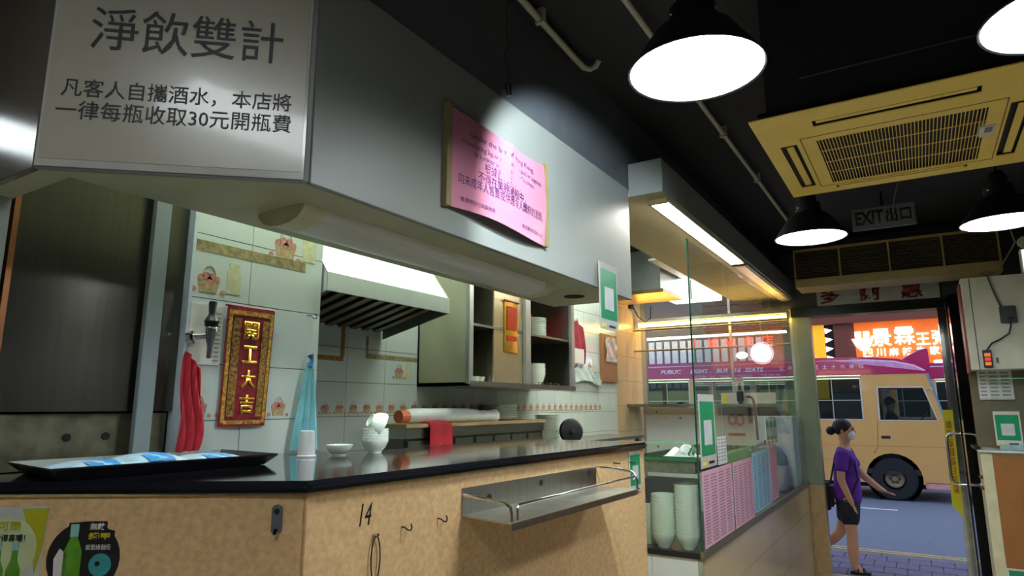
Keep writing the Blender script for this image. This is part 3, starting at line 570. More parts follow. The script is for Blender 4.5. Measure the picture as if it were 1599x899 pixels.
ob('foil', MB().sheet(lambda u, v: (3.60+.165*u, 2.306-.008*math.sin(math.pi*u), .352+.34*v), 8, 10, .003), GOLD, ch, smooth=True)
ob('red_panel', MB().box(3.622,3.743,2.2945,2.2965,.50,.66), mat('red foil print', (186,64,28), .3, .5, var=.4, scale=60), ch); ob('red_panel', MB().box(3.622,3.743,2.2945,2.2965,.43,.462), mat('red foil print', (186,64,28), .3), ch); ob('rod', MB().cyl((3.59,2.30,.697),(3.775,2.30,.697),.008,n=8), mat('dark red rod', (120,34,24), .5), ch)
tb = thing('kitchen_table', 'steel kitchen table with a wooden top strip behind the black counter', 'table', (3.6,2.56,-1.80))
ob('table_top', MB().box(2.79,4.38,2.43,2.69,-.122,-.100), mat('worn wood strip', (176,152,112), .5, var=.15, scale=8), tb, bevel=.002); ob('apron', MB().box(2.80,4.37,2.445,2.68,-.18,-.122), STEEL, tb); ob('cabinet_body', MB().box(2.80,4.37,2.46,2.68,-1.0,-.18), STEELD, tb)
for k in range(7): ob('drawer_front', MB().box(2.83+.22*k,3.02+.22*k,2.45,2.462,-.40,-.195), STEEL, tb)
for x in (2.83,4.34):
    for y in (2.48,2.66): ob('leg', MB().box(x-.02,x+.02,y-.02,y+.02,-1.80,-1.0), STEEL, tb)
rl = thing('bag_roll', 'long roll of white plastic bags lying on the kitchen table', 'roll', (3.25,2.5,-.1))
ob('roll_body', MB().tube([(2.86,2.50,-.058),(2.90,2.50,-.055),(3.2,2.50,-.055),(3.45,2.495,-.058),(3.55,2.49,-.062),(3.57,2.49,-.066),(3.60,2.485,-.064),(3.70,2.48,-.066)], [.034,.042,.043,.043,.040,.032,.036,.038], 14), mat('glossy white film', (222,228,220), .2, var=.08, bump=.4), rl, smooth=True)
ob('roll_core', MB().cyl((2.80,2.50,-.058),(2.87,2.50,-.058),.036,n=14), mat('orange card', (206,112,66), .6), rl); ob('film_mouth', MB().lathe((3.695,2.48,-.066), [(.038,0),(.046,.05),(.03,.055),(.022,.01)], 14, axis=(1,0,0)), mat('glossy white film', (222,228,220), .2), rl, smooth=True)
tag(ob('red_rag', MB().sheet(lambda u, v: (2.98+.20*u, 2.50-.085*min(1,v*1.8)-.008*math.sin(8*u), -.096-.0-(.13*max(0,v-.5)*2)+.004*math.sin(11*u)), 14, 10, .006), RED, smooth=True), 'red rag hanging over the edge of the kitchen table', 'cloth')
sd_ = thing('side_table', 'low steel side table behind the black counter end', 'table', (5.1,2.5,-1.80)); ob('table_top', MB().box(4.40,6.1,2.30,2.69,-.30,-.275), STEEL, sd_, bevel=.003)
for x in (4.45,6.05):
    for y in (2.35,2.65): ob('leg', MB().box(x-.02,x+.02,y-.02,y+.02,-1.80,-.30), STEEL, sd_)
stack(plate(4.58,2.53,-.275,.10,'white plate in the stack on the side table','plate stack on the side table'), 17, .0118)
pl_ = thing('pan_lid', 'black round pan lid standing on edge behind the counter end', 'lid', (4.62,2.36,-.275)); ob('disc', MB().lathe((4.62,2.345,-.195), [(0,0),(.085,.0),(.098,.012),(.085,.03),(0,.04)], 26, axis=(-.7,-.7,.12)), BLACKPL, pl_, smooth=True); ob('knob', MB().cyl((4.59,2.315,-.195),(4.57,2.295,-.19),.018,n=12), BLACKPL, pl_)
ap = thing('red_apron', 'dark red apron with a white tag hanging on the back wall', 'apron', (5.42,2.66,.39))
ob('cloth', MB().sheet(lambda u, v: (5.30+.26*u+.03*(1-v)*(u-.5), 2.672-.02*math.sin(7*u+2*v)**2, .39+(.40-.07*abs(u-.4)*2)*v), 14, 10, .008), mat('dark red cloth', (150,44,56), .8, var=.25, bump=.4), ap, smooth=True); ob('white_tag', MB().box(5.29,5.51,2.642,2.646,.385,.52), PAPER, ap); ob('hook', MB().cyl((5.41,2.70,.79),(5.41,2.655,.80),.008,n=8), CHROME, ap)
tag(ob('white_towel', MB().sheet(lambda u, v: (5.32+.60*u, 2.675-.018*math.sin(12*u+4*v)**2, .20+.05*math.sin(3*u)-.03*u+(.12+.03*math.sin(5*u))*v), 18, 6, .010), mat('pale towel', (206,216,210), .9, bump=.4), smooth=True), 'pale towel hung along the tiled back wall', 'towel')
cbd = thing('cork_board', 'narrow brown board with a clear bag of clips beside the payment card', 'board', (6.17,2.68,.23)); ob('board', MB().box(5.98,6.37,2.670,2.695,.235,.72), mat('varnished brown board', (150,100,58), .45, var=.1), cbd, bevel=.003)
ob('clear_bag', MB().sheet(lambda u, v: (6.06+.27*u, 2.663-.012*math.sin(5*u+4*v)**2, .44+.25*v), 8, 8, .003), mat('crinkled film', (186,176,160), .12, var=.3, scale=30, bump=.5), cbd, smooth=True)
# things on the pillar
pt = thing('tap_poster', 'white spec card behind the beer tap on the pillar', 'poster', (1.416,2.216,.15)); ob('card', MB().box(1.352,1.482,2.214,2.2185,.150,.372), PAPER, pt); 
for k in range(12): ob('print_line', MB().box(1.452,1.474,2.2130,2.2140,.165+.016*k,.169+.016*k), mat('grey print', (120,122,120), .5), pt)
tp = thing('beer_tap', 'chrome beer tap with a black handle on the pillar', 'tap', (1.40,2.19,.17)); ob('handle', MB().lathe((1.405,2.165,.285), [(0,0),(.022,0),(.026,.02),(.018,.035),(.012,.045),(.015,.085),(.013,.092),(0,.093)], 14), BLACKPL, tp, smooth=True)
ob('body', MB().lathe((1.405,2.165,.17), [(0,0),(.010,0),(.010,.04),(.018,.085),(.024,.105),(.020,.115),(0,.117)], 14), CHROME, tp, smooth=True); ob('shank', MB().cyl((1.36,2.20,.245),(1.405,2.165,.25),.012,n=10), CHROME, tp); ob('flange', MB().cyl((1.352,2.214,.243),(1.36,2.20,.245),.024,n=14), CHROME, tp)
scr = thing('red_scroll', 'red and gold new year scroll hanging on the pillar', 'scroll', (1.59,2.2,-.08))
def scx(u, v): return 1.489+.006*v+(.203+.010*v)*u
SCM = mat('brocade red', (140,22,34), .45, var=.5, scale=45)
ob('cloth', MB().sheet(lambda u, v: (scx(u,v), 2.208-.008*math.sin(math.pi*u), -.075+.454*v), 8, 12, .003), SCM, scr, smooth=True)
GB = mat('gold brocade', (196,150,60), .4, .4, var=.7, scale=70)
for (u0,u1,v0,v1) in ((.03,.10,.03,.97),(.90,.97,.03,.97),(.1,.9,.93,.97),(.1,.9,.02,.05)): ob('border', MB().sheet(lambda u, v: (scx(u0+(u1-u0)*u, v0+(v1-v0)*v), 2.2045-.008*math.sin(math.pi*(u0+(u1-u0)*u)), -.075+.454*(v0+(v1-v0)*v)), 4, 4, .0012), GB, scr)
for (u0,u1,v0,v1) in ((.12,.27,.08,.9),(.73,.88,.08,.9)): ob('gold_figures', MB().sheet(lambda u, v: (scx(u0+(u1-u0)*u, v0+(v1-v0)*v), 2.2035-.008*math.sin(math.pi*(u0+(u1-u0)*u)), -.075+.454*(v0+(v1-v0)*v)), 4, 8, .001), mat('gold figure print', (150,110,52), .4, .3, var=.9, scale=80), scr)
for k, c in enumerate('開工大吉'): text(c, (1.596,2.1945,.29-.094*k), X3, Z3, .066, .070, GOLD, scr, bold=.03)
ob('rod', MB().cyl((1.487,2.208,.381),(1.704,2.208,.381),.004,n=6), mat('dark red rod', (120,34,24), .5), scr)
hk = tag(ob('wire_hook', MB().tube([(1.880,2.216,.385),(1.885,2.195,.383),(1.893,2.185,.372),(1.905,2.185,.372),(1.910,2.19,.385),(1.905,2.19,.395)], .0022, 6), INK), 'bent black wire hook on the pillar tiles', 'hook')
apn = thing('blue_apron', 'pale blue apron gathered on a string at the pillar edge', 'apron', (1.875,2.19,-.17))
ob('cloth', MB().sheet(lambda u, v: (1.872+(.014+.055*(1-v)**.8)*(u-.5)*2+.012*v, 2.185-.02*(1-v)*math.sin(9*u)**2, -.175+.36*v), 14, 10, .005), mat('pale blue cloth', (104,164,172), .7, var=.2, bump=.3), apn, smooth=True); ob('knot', MB().tube([(1.884,2.183,.165),(1.890,2.18,.195),(1.884,2.185,.215)], [.012,.007,.014], 8), mat('blue tie', (52,112,176), .7), apn, smooth=True); ob('string', MB().tube([(1.884,2.185,.2),(1.893,2.19,.38)], .0015, 5), PAPER, apn)
tag(ob('red_cloth', MB().sheet(lambda u, v: (1.322+(.060+.030*math.sin(3.0*v+.4))*u+.006*math.sin(7*v), 2.186-.016*math.sin(8*u+3*v)**2, -.165+.36*v-.06*u*v), 12, 14, .008), RED, smooth=True), 'red rag hanging between the steel cabinet and the scroll', 'cloth')
# on the counter
cupm = tag(ob('paper_cup', MB().lathe((1.70,1.965,-.186), [(0,0),(.034,0),(.035,.006),(.032,.008),(.026,.095),(.022,.096),(0,.094)], 22), PLWHITE, smooth=True), 'white paper cup upside down on the black counter', 'cup')
bowl(1.83,1.93,-.186,.052,.04,'shallow white bowl beside the paper cup on the black counter','single bowls on the black counter')
o = bowl(2.02,1.925,-.186,.055,.052,'white bowl in the small stack on the black counter','bowl stack on the black counter'); stack(o, 5, .011)
o = bowl(2.02,1.925,-.065,.055,.052,'white bowl tipped on top of the small stack on the black counter','bowl stack on the black counter'); o.rotation_euler = (0,math.radians(118),math.radians(-25)); o.location.z = -.055; o.location.x = 1.985
tr = thing('serving_tray', 'black serving tray on the left of the granite counter', 'tray', (1.14,2.0,-.185))
TC = [(.80,1.850),(1.445,1.805),(1.485,2.165),(.84,2.195)]
cxy = (sum(p[0] for p in TC)/4, sum(p[1] for p in TC)/4); inn = [(cxy[0]+(p[0]-cxy[0])*.90, cxy[1]+(p[1]-cxy[1])*.86) for p in TC]
ob('tray_base', MB().prism([(*p,-.185) for p in inn], (0,0,.005)), BLACKPL, tr)
rim = MB()
for i in range(4):
    a, b_, c, d = inn[i], inn[(i+1)%4], TC[(i+1)%4], TC[i]; rim.prism([(*a,-.181),(*b_,-.181),(*c,-.152),(*d,-.152)], (0,0,-.004))
ob('tray_rim', rim, BLACKPL, tr)
PK = mat('pale blue film', (186,214,232), .18, var=.15, scale=18, bump=.4); PKB = mat('blue stripe film', (64,150,214), .3, var=.15, scale=20)
def pack(lab, x0, y0, x1, y1, z, h):
    p = thing('wipe_packet', lab, 'packet', ((x0+x1)/2,(y0+y1)/2,z)); ob('film', MB().sheet(lambda u, v: (x0+(x1-x0)*u+.01*v, y0+(y1-y0)*v, z+.004+h*(math.sin(math.pi*u)*math.sin(math.pi*v))**.5+.003*math.sin(13*u+7*v)), 16, 8, .003), PK, p, smooth=True)
    ob('stripe', MB().sheet(lambda u, v: (x0+(x1-x0)*(.3+.4*u)+.01*v, y0+(y1-y0)*(.05+.5*v), z+.0065+h*(math.sin(math.pi*(.3+.4*u))*math.sin(math.pi*(.05+.5*v)))**.5), 8, 5, .002), PKB, p, smooth=True)
pack('pale blue packet at the left end of the black tray', .86, 1.88, 1.06, 2.10, -.178, .026); pack('pale blue packet with a bright stripe in the middle of the black tray', 1.03, 1.90, 1.22, 2.12, -.174, .030); pack('pale blue packet at the right end of the black tray', 1.20, 1.87, 1.40, 2.08, -.178, .024)

# ---------------------------------------------------------------- fittings on the counter front
PU = (Vector((*PB,0))-Vector((*PA,0))).normalized(); PN = PU.cross(Z3)
def pp(x, z, off=0.):
    t = (x-PA[0])/PU.x; return Vector((*PA,z)) + PU*t + PN*off
text('14', pp(1.389,-.297,.0002), PU, Z3, .046, .060, INK, cb, name='handwritten_number', depth=.0006, shear=.25)
def hook(x, z, lab, flip=1):
    tag(ob('wall_hook', MB().tube([pp(x,z,0),pp(x,z,.012),pp(x+.006,z-.008,.02),pp(x+.016*flip,z-.010,.022),pp(x+.022*flip,z-.002,.02),pp(x+.020*flip,z+.008,.018)], .0024, 6), mat('rusty hook', (44,36,30), .5, .6)), lab, 'hook')
hook(1.535,-.352,'left of two rusty cup hooks under the counter'); hook(1.697,-.350,'rusty cup hook just left of the steel shelf')
for x, z, lab in ((2.965,-.268,'rusty nail right of the steel shelf'),(3.135,-.276,'rusty nail beside the small green card')): tag(ob('nail', MB().cyl(pp(x,z,0), pp(x+.035,z-.006,.022), .003, n=6), mat('rusty hook', (44,36,30), .5)), lab, 'nail')
lp = thing('elastic_loop', 'black elastic loop hanging from a nail under the number', 'loop', pp(1.425,-.47,.008)); ob('loop', MB().tube([pp(1.425+.017*math.sin(t), -.42+.060*math.cos(t), .008) for t in [2*math.pi*k/24 for k in range(25)]], .0022, 6), INK, lp); ob('nail', MB().cyl(pp(1.424,-.356,0),pp(1.424,-.356,.016),.005,n=8), CHROME, lp)
sh = thing('steel_shelf', 'small stainless shelf with a chrome rail on the counter front', 'shelf', pp(2.3,-.37,.02))
ob('back_plate', MB().obox(pp(2.297,-.315,.003), PU, Z3, PN, .966, .090, .004), STEEL, sh); ob('shelf_plate', MB().hexa([pp(1.815,-.360,0),pp(1.775,-.360,.228),pp(2.775,-.360,.205),pp(2.785,-.360,0),pp(1.815,-.355,0),pp(1.775,-.355,.228),pp(2.775,-.355,.205),pp(2.785,-.355,0)]), mat('scratched shelf steel', (176,176,166), .32, .85, var=.15, scale=9), sh)
ob('front_lip', MB().hexa([pp(1.775,-.378,.226),pp(2.775,-.378,.203),pp(2.775,-.378,.207),pp(1.775,-.378,.230),pp(1.775,-.356,.226),pp(2.775,-.356,.203),pp(2.775,-.356,.207),pp(1.775,-.356,.230)]), STEEL, sh)
for hx, hz in ((1.963,-.315),(2.306,-.297),(2.715,-.291)): ob('bolt_hole', MB().cyl(pp(hx,hz,.005),pp(hx,hz,.0075),.012,n=12), RUBBER, sh)
rail = [pp(1.82,-.292,.006),pp(1.81,-.297,.10),pp(1.80,-.302,.185),pp(1.795,-.312,.212),pp(1.795,-.335,.216),pp(1.795,-.358,.216)]
ob('rail_end', MB().tube(rail, .0055, 10), CHROME, sh, smooth=True); ob('rail_end', MB().tube([pp(2.78,-.274,.006),pp(2.785,-.276,.10),pp(2.785,-.285,.175),pp(2.78,-.300,.198),pp(2.78,-.328,.201),pp(2.78,-.358,.201)], .0055, 10), CHROME, sh, smooth=True)
ob('rail_bar', MB().tube([pp(1.83,-.357,.214),pp(1.83,-.318,.214),pp(1.84,-.308,.213),pp(2.2,-.306,.205),pp(2.76,-.303,.196)], .0045, 10), CHROME, sh, smooth=True)
paysign('payment_sign', 'small green payment card fixed at the end of the counter front', pp(3.205,-.325,.004), PU, PN, .135, .20)
BU = Vector((1.181-.745,1.365-1.985,0)).normalized(); BN = BU.cross(Z3)
def bp(x, z, off=0.):
    t = (x-.745)/BU.x; return Vector((.745,1.985,z)) + BU*t + BN*off
bo = thing('bottle_opener', 'grey steel bottle opener plate screwed to the slanted counter front', 'bottle opener', bp(1.144,-.325,.004))
ob('plate', MB().prism([bp(1.144,-.28,0)+BU*(.0135*math.cos(t))+Z3*(.012*math.sin(t)+(.022 if math.sin(t)>0 else -.026)) for t in [2*math.pi*k/20 for k in range(20)]], BN*.005), mat('dull zinc', (128,132,136), .4, .7), bo); ob('hole', MB().cyl(bp(1.144,-.262,.005),bp(1.144,-.262,.0065),.007,n=12), RUBBER, bo)
ob('claw', MB().tube([bp(1.144,-.308,.005),bp(1.144,-.318,.014),bp(1.144,-.322,.010)], [.007,.006,.003], 8), CHROME, bo, smooth=True)
BOT = mat('bottle green print', (92,150,40), .35, var=.3, scale=30); CAPP = mat('pale teal print', (140,196,186), .35, var=.15)
def flat(cpt, pts, u, n, off, m, parent, name, th=.0008): return ob(name, MB().prism([cpt+u*a+Z3*b_+n*off for a, b_ in pts], n*th), m, parent)
def disc(r, n=28, rx=1.): return [(r*rx*math.cos(2*math.pi*k/n), r*math.sin(2*math.pi*k/n)) for k in range(n)]
def bottle_pts(s): return [(-.5*s,-2.2*s),(.5*s,-2.2*s),(.5*s,-.4*s),(.22*s,.3*s),(.2*s,1.0*s),(-.2*s,1.0*s),(-.22*s,.3*s),(-.5*s,-.4*s)]
ys_ = thing('yellow_sticker', 'green and yellow beer sticker cut off at the left edge of the counter front', 'sticker', bp(.79,-.45)); c0 = bp(.762,-.345)
flat(c0, [(-.1,-.13),(.095,-.13),(.105,.10),(-.1,.10)], BU, BN, .0003, mat('grey white vinyl', (186,190,178), .35), ys_, 'vinyl'); flat(c0, [(.04,.095),(.103,.095),(.098,.0),(.085,-.06),(.075,.0)], BU, BN, .0012, mat('lime print', (172,170,30), .35), ys_, 'lime_print'); flat(c0+BU*.01, disc(.075), BU, BN, .0013, mat('pale lime print', (190,200,150), .35), ys_, 'pale_oval')
for a in (-.005,.035): flat(c0+BU*a-Z3*.035, bottle_pts(.034), BU, BN, .0022, BOT, ys_, 'bottle_print'); flat(c0+BU*a+Z3*.005, [(-.008,-.008),(.008,-.008),(.008,.010),(-.008,.010)], BU, BN, .0032, CAPP, ys_, 'cap_print')
text('可樂', c0+BU*.015+Z3*.055+BN*.0022, BU, Z3, .055, .022, mat('lime letter', (190,180,30), .4), ys_); text('飲得喜喔！', c0+BU*.018+Z3*.026+BN*.0022, BU, Z3, .075, .017, INK, ys_)
bs = thing('black_sticker', 'round black beer sticker with a green bottle on the counter front', 'sticker', bp(.876,-.45)); c1 = bp(.876,-.37)
flat(c1, disc(.088), BU, BN, .0003, INK, bs, 'black_disc'); flat(c1, [(-.01,.04),(.07,.04),(.07,.065),(.05,.07),(.05,.088),(.0,.088),(-.01,.07)], BU, BN, .0004, INK, bs, 'black_title_patch'); flat(c1-BU*.026+Z3*.035, [(-.016,-.01),(.016,-.01),(.016,.05),(-.016,.05)], BU, BN, .0004, INK, bs, 'black_neck_patch')
flat(c1-BU*.026+Z3*.035, bottle_pts(.043), BU, BN, .0014, BOT, bs, 'bottle_print'); flat(c1-BU*.026+Z3*.066, [(-.010,-.014),(.010,-.014),(.010,.016),(-.010,.016)], BU, BN, .0024, CAPP, bs, 'cap_print'); flat(c1+BU*.042-Z3*.015, disc(.027), BU, BN, .0014, mat('teal print', (62,150,150), .35, var=.2), bs, 'teal_dot'); flat(c1+BU*.036-Z3*.012, disc(.006), BU, BN, .0024, INK, bs, 'pupil')
text('無敵', c1+BU*.028+Z3*.076+BN*.0014, BU, Z3, .036, .017, PAPER, bs, bold=.03); text('鐵甲', c1+BU*.034+Z3*.053+BN*.0014, BU, Z3, .052, .017, mat('lime letter', (190,180,30), .4), bs, bold=.04); text('就要綠個佢', c1+BU*.034+Z3*.027+BN*.0014, BU, Z3, .060, .013, PAPER, bs); flat(c1-BU*.052-Z3*.02, [(-.012,-.05),(.014,-.03),(.012,.03),(-.006,.045),(-.018,.02)], BU, BN, .0014, PAPER, bs, 'white_splash')

# ---------------------------------------------------------------- shop front, door, right-hand fittings
sf = thing('wall_front', 'shop front posts and header round the doorway', 'wall', (8.15,1,-1.80), kind='structure')
GPOST = mat('green grey metal', (150,162,138), .3, .3, var=.1, scale=4)
ob('corner_post', MB().box(8.06,8.22,1.0,1.19,-.86,1.06), GPOST, sf, bevel=.004); ob('post_plinth', MB().box(8.06,8.22,1.0,1.19,-1.80,-.862), mat('tan plinth tile', (190,160,112), .3), sf)
ob('header', MB().box(8.0,8.22,-.6,1.19,1.0,1.108), mat('dark metal header', (48,54,50), .25, .7), sf); ob('upper_wall', MB().box(8.03,8.22,-1.6,1.5,1.108,1.75), WALLDARK, sf); ob('upper_wall', MB().box(8.12,8.3,1.0,3.3,1.5,1.75), WALLDARK, sf)
ob('jamb', MB().box(7.98,8.16,-.30,-.225,-1.80,1.0), mat('polished steel jamb', (190,190,186), .12, 1.), sf, bevel=.004); ob('black_column', MB().box(7.85,8.22,-.62,-.325,-1.80,1.108), mat('black gloss column', (18,20,20), .12), sf); ob('side_wall', MB().box(7.95,8.22,-1.6,-.62,-1.80,1.108), WALLDARK, sf)
ob('sill_wall', MB().box(8.06,8.22,1.19,3.3,-1.80,-.9), WALLDARK, sf)
wn = thing('window_1', 'shop window behind the glass case looking onto the street', 'window', (8.14,2.1,-.9), kind='structure')
for (y0,y1,z0,z1) in ((1.19,3.06,-.9,-.86),(1.19,3.06,1.46,1.5),(3.0,3.06,-.86,1.46),(1.19,1.23,-.86,1.46)): ob('window_frame', MB().box(8.12,8.17,y0,y1,z0,z1), ALU, wn)
ob('pane', MB().box(8.142,8.148,1.23,3.0,-.86,1.46), GLASS, wn)
ob('sash_bar', MB().box(8.13,8.16,1.9,1.93,-.86,1.46), ALU, wn)
dr = thing('door_1', 'open frameless glass door seen edge on with steel pull handles', 'door', (7.65,-.285,-1.74), kind='structure')
ob('pane', MB().box(7.36,7.97,-.292,-.280,-1.74,.98), GLASS, dr); ob('pane_edge', MB().box(7.352,7.36,-.293,-.279,-1.74,.98), mat('black glass edge', (10,14,12), .15), dr)
for s in (1,-1):
    d = lambda y, z: (7.42, -.286+s*y, z)
    ob('pull_handle', MB().tube([d(.006,-.255),d(.07,-.255),d(.10,-.262),d(.118,-.29),d(.122,-.33),d(.122,-.64),d(.118,-.68),d(.10,-.708),d(.07,-.715),d(.006,-.715)], .0125, 12), CHROME, dr, smooth=True)
ys2 = thing('yellow_strip', 'yellow paper strip with red handwriting hanging by the door', 'strip', (7.93,-.2,-1.0)); ob('paper', MB().sheet(lambda u, v: (7.93-.01*math.sin(3*v), -.168-.085*u+.012*(1-v), -.975-.10*u*(1-v)**6+.93*v), 3, 14, .0015), YELLOW, ys2, smooth=True)
text('營業時間請勿吸煙', (7.915,-.205,-.5), Vector((0,0,-1)), -Y3, .70, .045, mat('red pen', (190,60,30), .5), ys2)
SP = mat('orange sheen trim', (214,140,80), .2, .6)
eb = thing('electrical_box', 'dirty white electrical box on the right wall above the cashier desk', 'electrical box', (6.4,-.8,.27)); EBX = 6.2
ob('body', MB().box(EBX,EBX+.30,-1.55,-.352,.272,.995), mat('dirty white paint', (206,206,186), .5, var=.10, scale=4), eb, bevel=.003); ob('door_seam', MB().box(EBX-.002,EBX,-.410,-.405,.272,.99), INK, eb); ob('red_edge', MB().box(EBX+.04,EBX+.30,-.352,-.338,.255,.96), mat('dark red trim', (134,52,44), .35), eb); ob('lock', MB().box(EBX-.006,EBX,-.530,-.515,.32,.36), STEELD, eb)
sk = thing('socket_box', 'black socket with a plug on the white electrical box', 'socket', (EBX-.02,-.625,.62)); ob('box', MB().box(EBX-.035,EBX,-.677,-.574,.62,.75), BLACKPL, sk, bevel=.004); ob('plug', MB().box(EBX-.07,EBX-.034,-.65,-.61,.655,.70), BLACKPL, sk, bevel=.005)
ob('cable', MB().tube([(EBX-.05,-.63,.66),(EBX-.04,-.632,.60),(EBX-.025,-.615,.54),(EBX-.02,-.56,.50),(EBX-.02,-.50,.47),(EBX-.02,-.465,.42)], .006, 8), BLACKPL, sk, smooth=True)
ob('cable', MB().tube([(EBX-.012,-.59,.74),(EBX-.012,-.555,.87),(EBX-.012,-.528,.995),(EBX+.05,-.50,1.03)], .006, 8), mat('grey brown cable', (70,66,60), .6), sk, smooth=True)
sw = thing('switch_block', 'black switch block with three orange rockers on the electrical box', 'switch', (EBX-.02,-.463,.285)); ob('block', MB().box(EBX-.022,EBX,-.492,-.434,.285,.42), BLACKPL, sw, bevel=.003)
for k, c in enumerate(((236,120,50),(220,70,44),(236,120,60))): ob('rocker', MB().box(EBX-.028,EBX-.021,-.482,-.444,.302+.034*k,.328+.034*k), mat('rocker%d' % k, c, .4, emit=.25), sw)
lb = thing('wall_light_box', 'small white light box above the electrical box at the right edge', 'light box', (6.3,-.95,1.0)); ob('case', MB().box(EBX+.01,EBX+.1,-1.2,-.755,1.0,1.19), PLWHITE, lb, bevel=.004); ob('panel', MB().box(EBX+.004,EBX+.01,-1.19,-.765,1.03,1.18), mat('lit white panel', (220,235,240), .4, emit=.8), lb); ob('bell', MB().lathe((EBX+.06,-.80,1.25), [(0,-.01),(.05,-.01),(.045,.015),(0,.025)], 18, axis=(-1,0,.1)), PVC, lb, smooth=True)
pipe('slack_wire', 'slack cable running from the right pendant to the electrical box', [(4.45,-.48,1.31),(5.0,-.55,1.25),(5.6,-.66,1.12),(6.1,-.60,1.02),(6.19,-.53,1.0)], .005, mat('grey brown cable', (70,66,60), .6), 'cable')
ds = thing('cashier_desk', 'cashier desk with a brown front panel and cream edge at the right', 'desk', (6.4,-.9,-1.80)); DX = 6.1
ob('carcass', MB().box(DX+.02,DX+.55,-1.55,-.345,-1.80,-.345), mat('cream laminate', (206,200,170), .45, var=.08, scale=8), ds); ob('front_panel', MB().box(DX,DX+.02,-1.55,-.405,-1.80,-.372), BROWN, ds); ob('edge_moulding', MB().box(DX-.004,DX+.02,-.405,-.335,-1.80,-.345), mat('cream moulding', (200,196,160), .4, var=.1), ds, bevel=.003); ob('desk_top', MB().box(DX-.02,DX+.56,-1.55,-.325,-.345,-.33), mat('pale desk top', (206,214,206), .3), ds); ob('dark_ledge', MB().box(DX+.03,DX+.5,-.345,-.305,-.33,-.312), BLACKPL, ds)
gs = thing('desk_screen', 'clear acrylic screen standing on the cashier desk', 'screen', (DX,-.9,-.33)); ob('pane', MB().box(DX+.02,DX+.026,-1.5,-.442,-.33,.195), GLASS, gs); ob('pane_edge', MB().box(DX+.018,DX+.028,-1.5,-.442,.195,.20), EDG, gs)
tag(ob('wall_niche_board', MB().box(DX+.40,DX+.42,-1.55,-.345,-.33,.27), mat('brown niche board', (112,100,80), .6, var=.15, scale=5)), 'dull brown board behind the acrylic screen', 'board')
tag(ob('written_notice', MB().sheet(lambda u, v: (DX+.385-.006*math.sin(3*u), -.40-.225*u, .045+.235*v), 4, 4, .0015), WTM), 'white handwritten notice pinned under the electrical box', 'notice')
paysign('payment_sign', 'green payment card standing on the cashier desk', (DX+.005,-.522,-.17), -Y3, -X3, .16, .25)
tag(ob('clear_packet', MB().box(DX-.01,DX+.015,-.80,-.46,-.33,-.285), mat('blue grey film', (150,180,186), .2, var=.2, scale=30), bevel=.006), 'blue grey clear packet at the foot of the desk card', 'packet')
paysign('payment_sign', 'low green card on the lower right of the cashier desk', (DX-.004,-.52,-1.22), -Y3, -X3, .24, .13)
hn = thing('door_bolt', 'rusty red bolt on the cashier desk side', 'bolt', (DX,-.33,-.55))
for z in (-.53,-.61): ob('bolt_bar', MB().cyl((DX+.04,-.345,z),(DX+.04,-.31,z),.012,n=10), mat('red rust', (96,44,34), .6), hn)
# inside the window
WX = 7.9
tl = thing('fluorescent_tube', 'glowing yellow fluorescent tube along the shop window', 'lamp', (WX,2.05,1.0)); ob('tube', MB().cyl((WX,3.0,1.010),(WX,1.22,1.010),.020,n=12), mat('yellow lit tube', (255,214,110), .4, emit=TUBE, ecol=(255,196,84)), tl, smooth=True); ob('batten', MB().box(WX-.02,WX+.04,1.20,3.03,1.045,1.085), PLWHITE, tl)
for y in (1.205,3.015): ob('lamp_holder', MB().box(WX-.02,WX+.02,y-.015,y+.015,.985,1.05), PLWHITE, tl)
for z, lab in ((.947,'upper steel rail across the shop window'),(.683,'middle steel rail across the shop window')): tag(ob('hanging_rail', MB().cyl((WX-.05,3.06,z),(WX-.05,1.2,z),.012,n=10), STEEL, smooth=True), lab, 'rail')
tag(ob('window_shelf', MB().box(WX-.35,WX+.1,1.25,3.06,-.012,.020), STEEL, bevel=.003), 'steel shelf across the shop window', 'shelf')
wb = thing('white_board', 'white board below the window shelf at the left', 'board', (WX+.1,2.65,-.86)); ob('panel', MB().box(WX+.12,WX+.14,2.05,3.0,-.86,-.02), PLWHITE, wb)
for (y, z) in ((2.85,-.08),(2.55,-.15),(2.85,-.5)): ob('screw', MB().cyl((WX+.12,y,z),(WX+.113,y,z),.012,n=8), STEELD, wb)
po = thing('menu_poster', 'white food poster with a red figure in the shop window', 'poster', (WX+.1,1.85,-.5)); ob('sheet', MB().box(WX+.11,WX+.118,1.42,2.04,-.52,.15), PAPER, po); text('18', (WX+.108,1.88,-.22), Vector((0,0,1)), Y3, .26, .20, mat('red print', (190,50,40), .5), po); ob('brown_picture', MB().box(WX+.105,WX+.11,1.62,1.74,-.20,-.02), mat('brown food print', (110,60,40), .5, var=.5, scale=30), po); ob('orange_bar', MB().box(WX+.105,WX+.11,1.60,1.63,-.5,-.20), mat('orange print', (200,100,40), .5), po); ob('yellow_box', MB().box(WX+.105,WX+.11,1.96,2.02,0.0,.13), YELLOW, po)
tag(ob('hanging_ladle', MB().lathe((WX-.05,1.78,.06), [(0,-.06),(.012,-.05),(.04,0),(.04,.10),(.018,.12),(.012,.2),(0,.2)], 12), BLACKPL, smooth=True), 'black bottle shape hanging in front of the white poster', 'utensil')
pipe('gooseneck_pipe', 'thin black gooseneck pipe on the window shelf', [(6.8,1.40,-.33),(6.8,1.41,.0),(6.8,1.42,.06),(6.8,1.44,.085),(6.8,1.48,.09)], .012, BLACKPL)
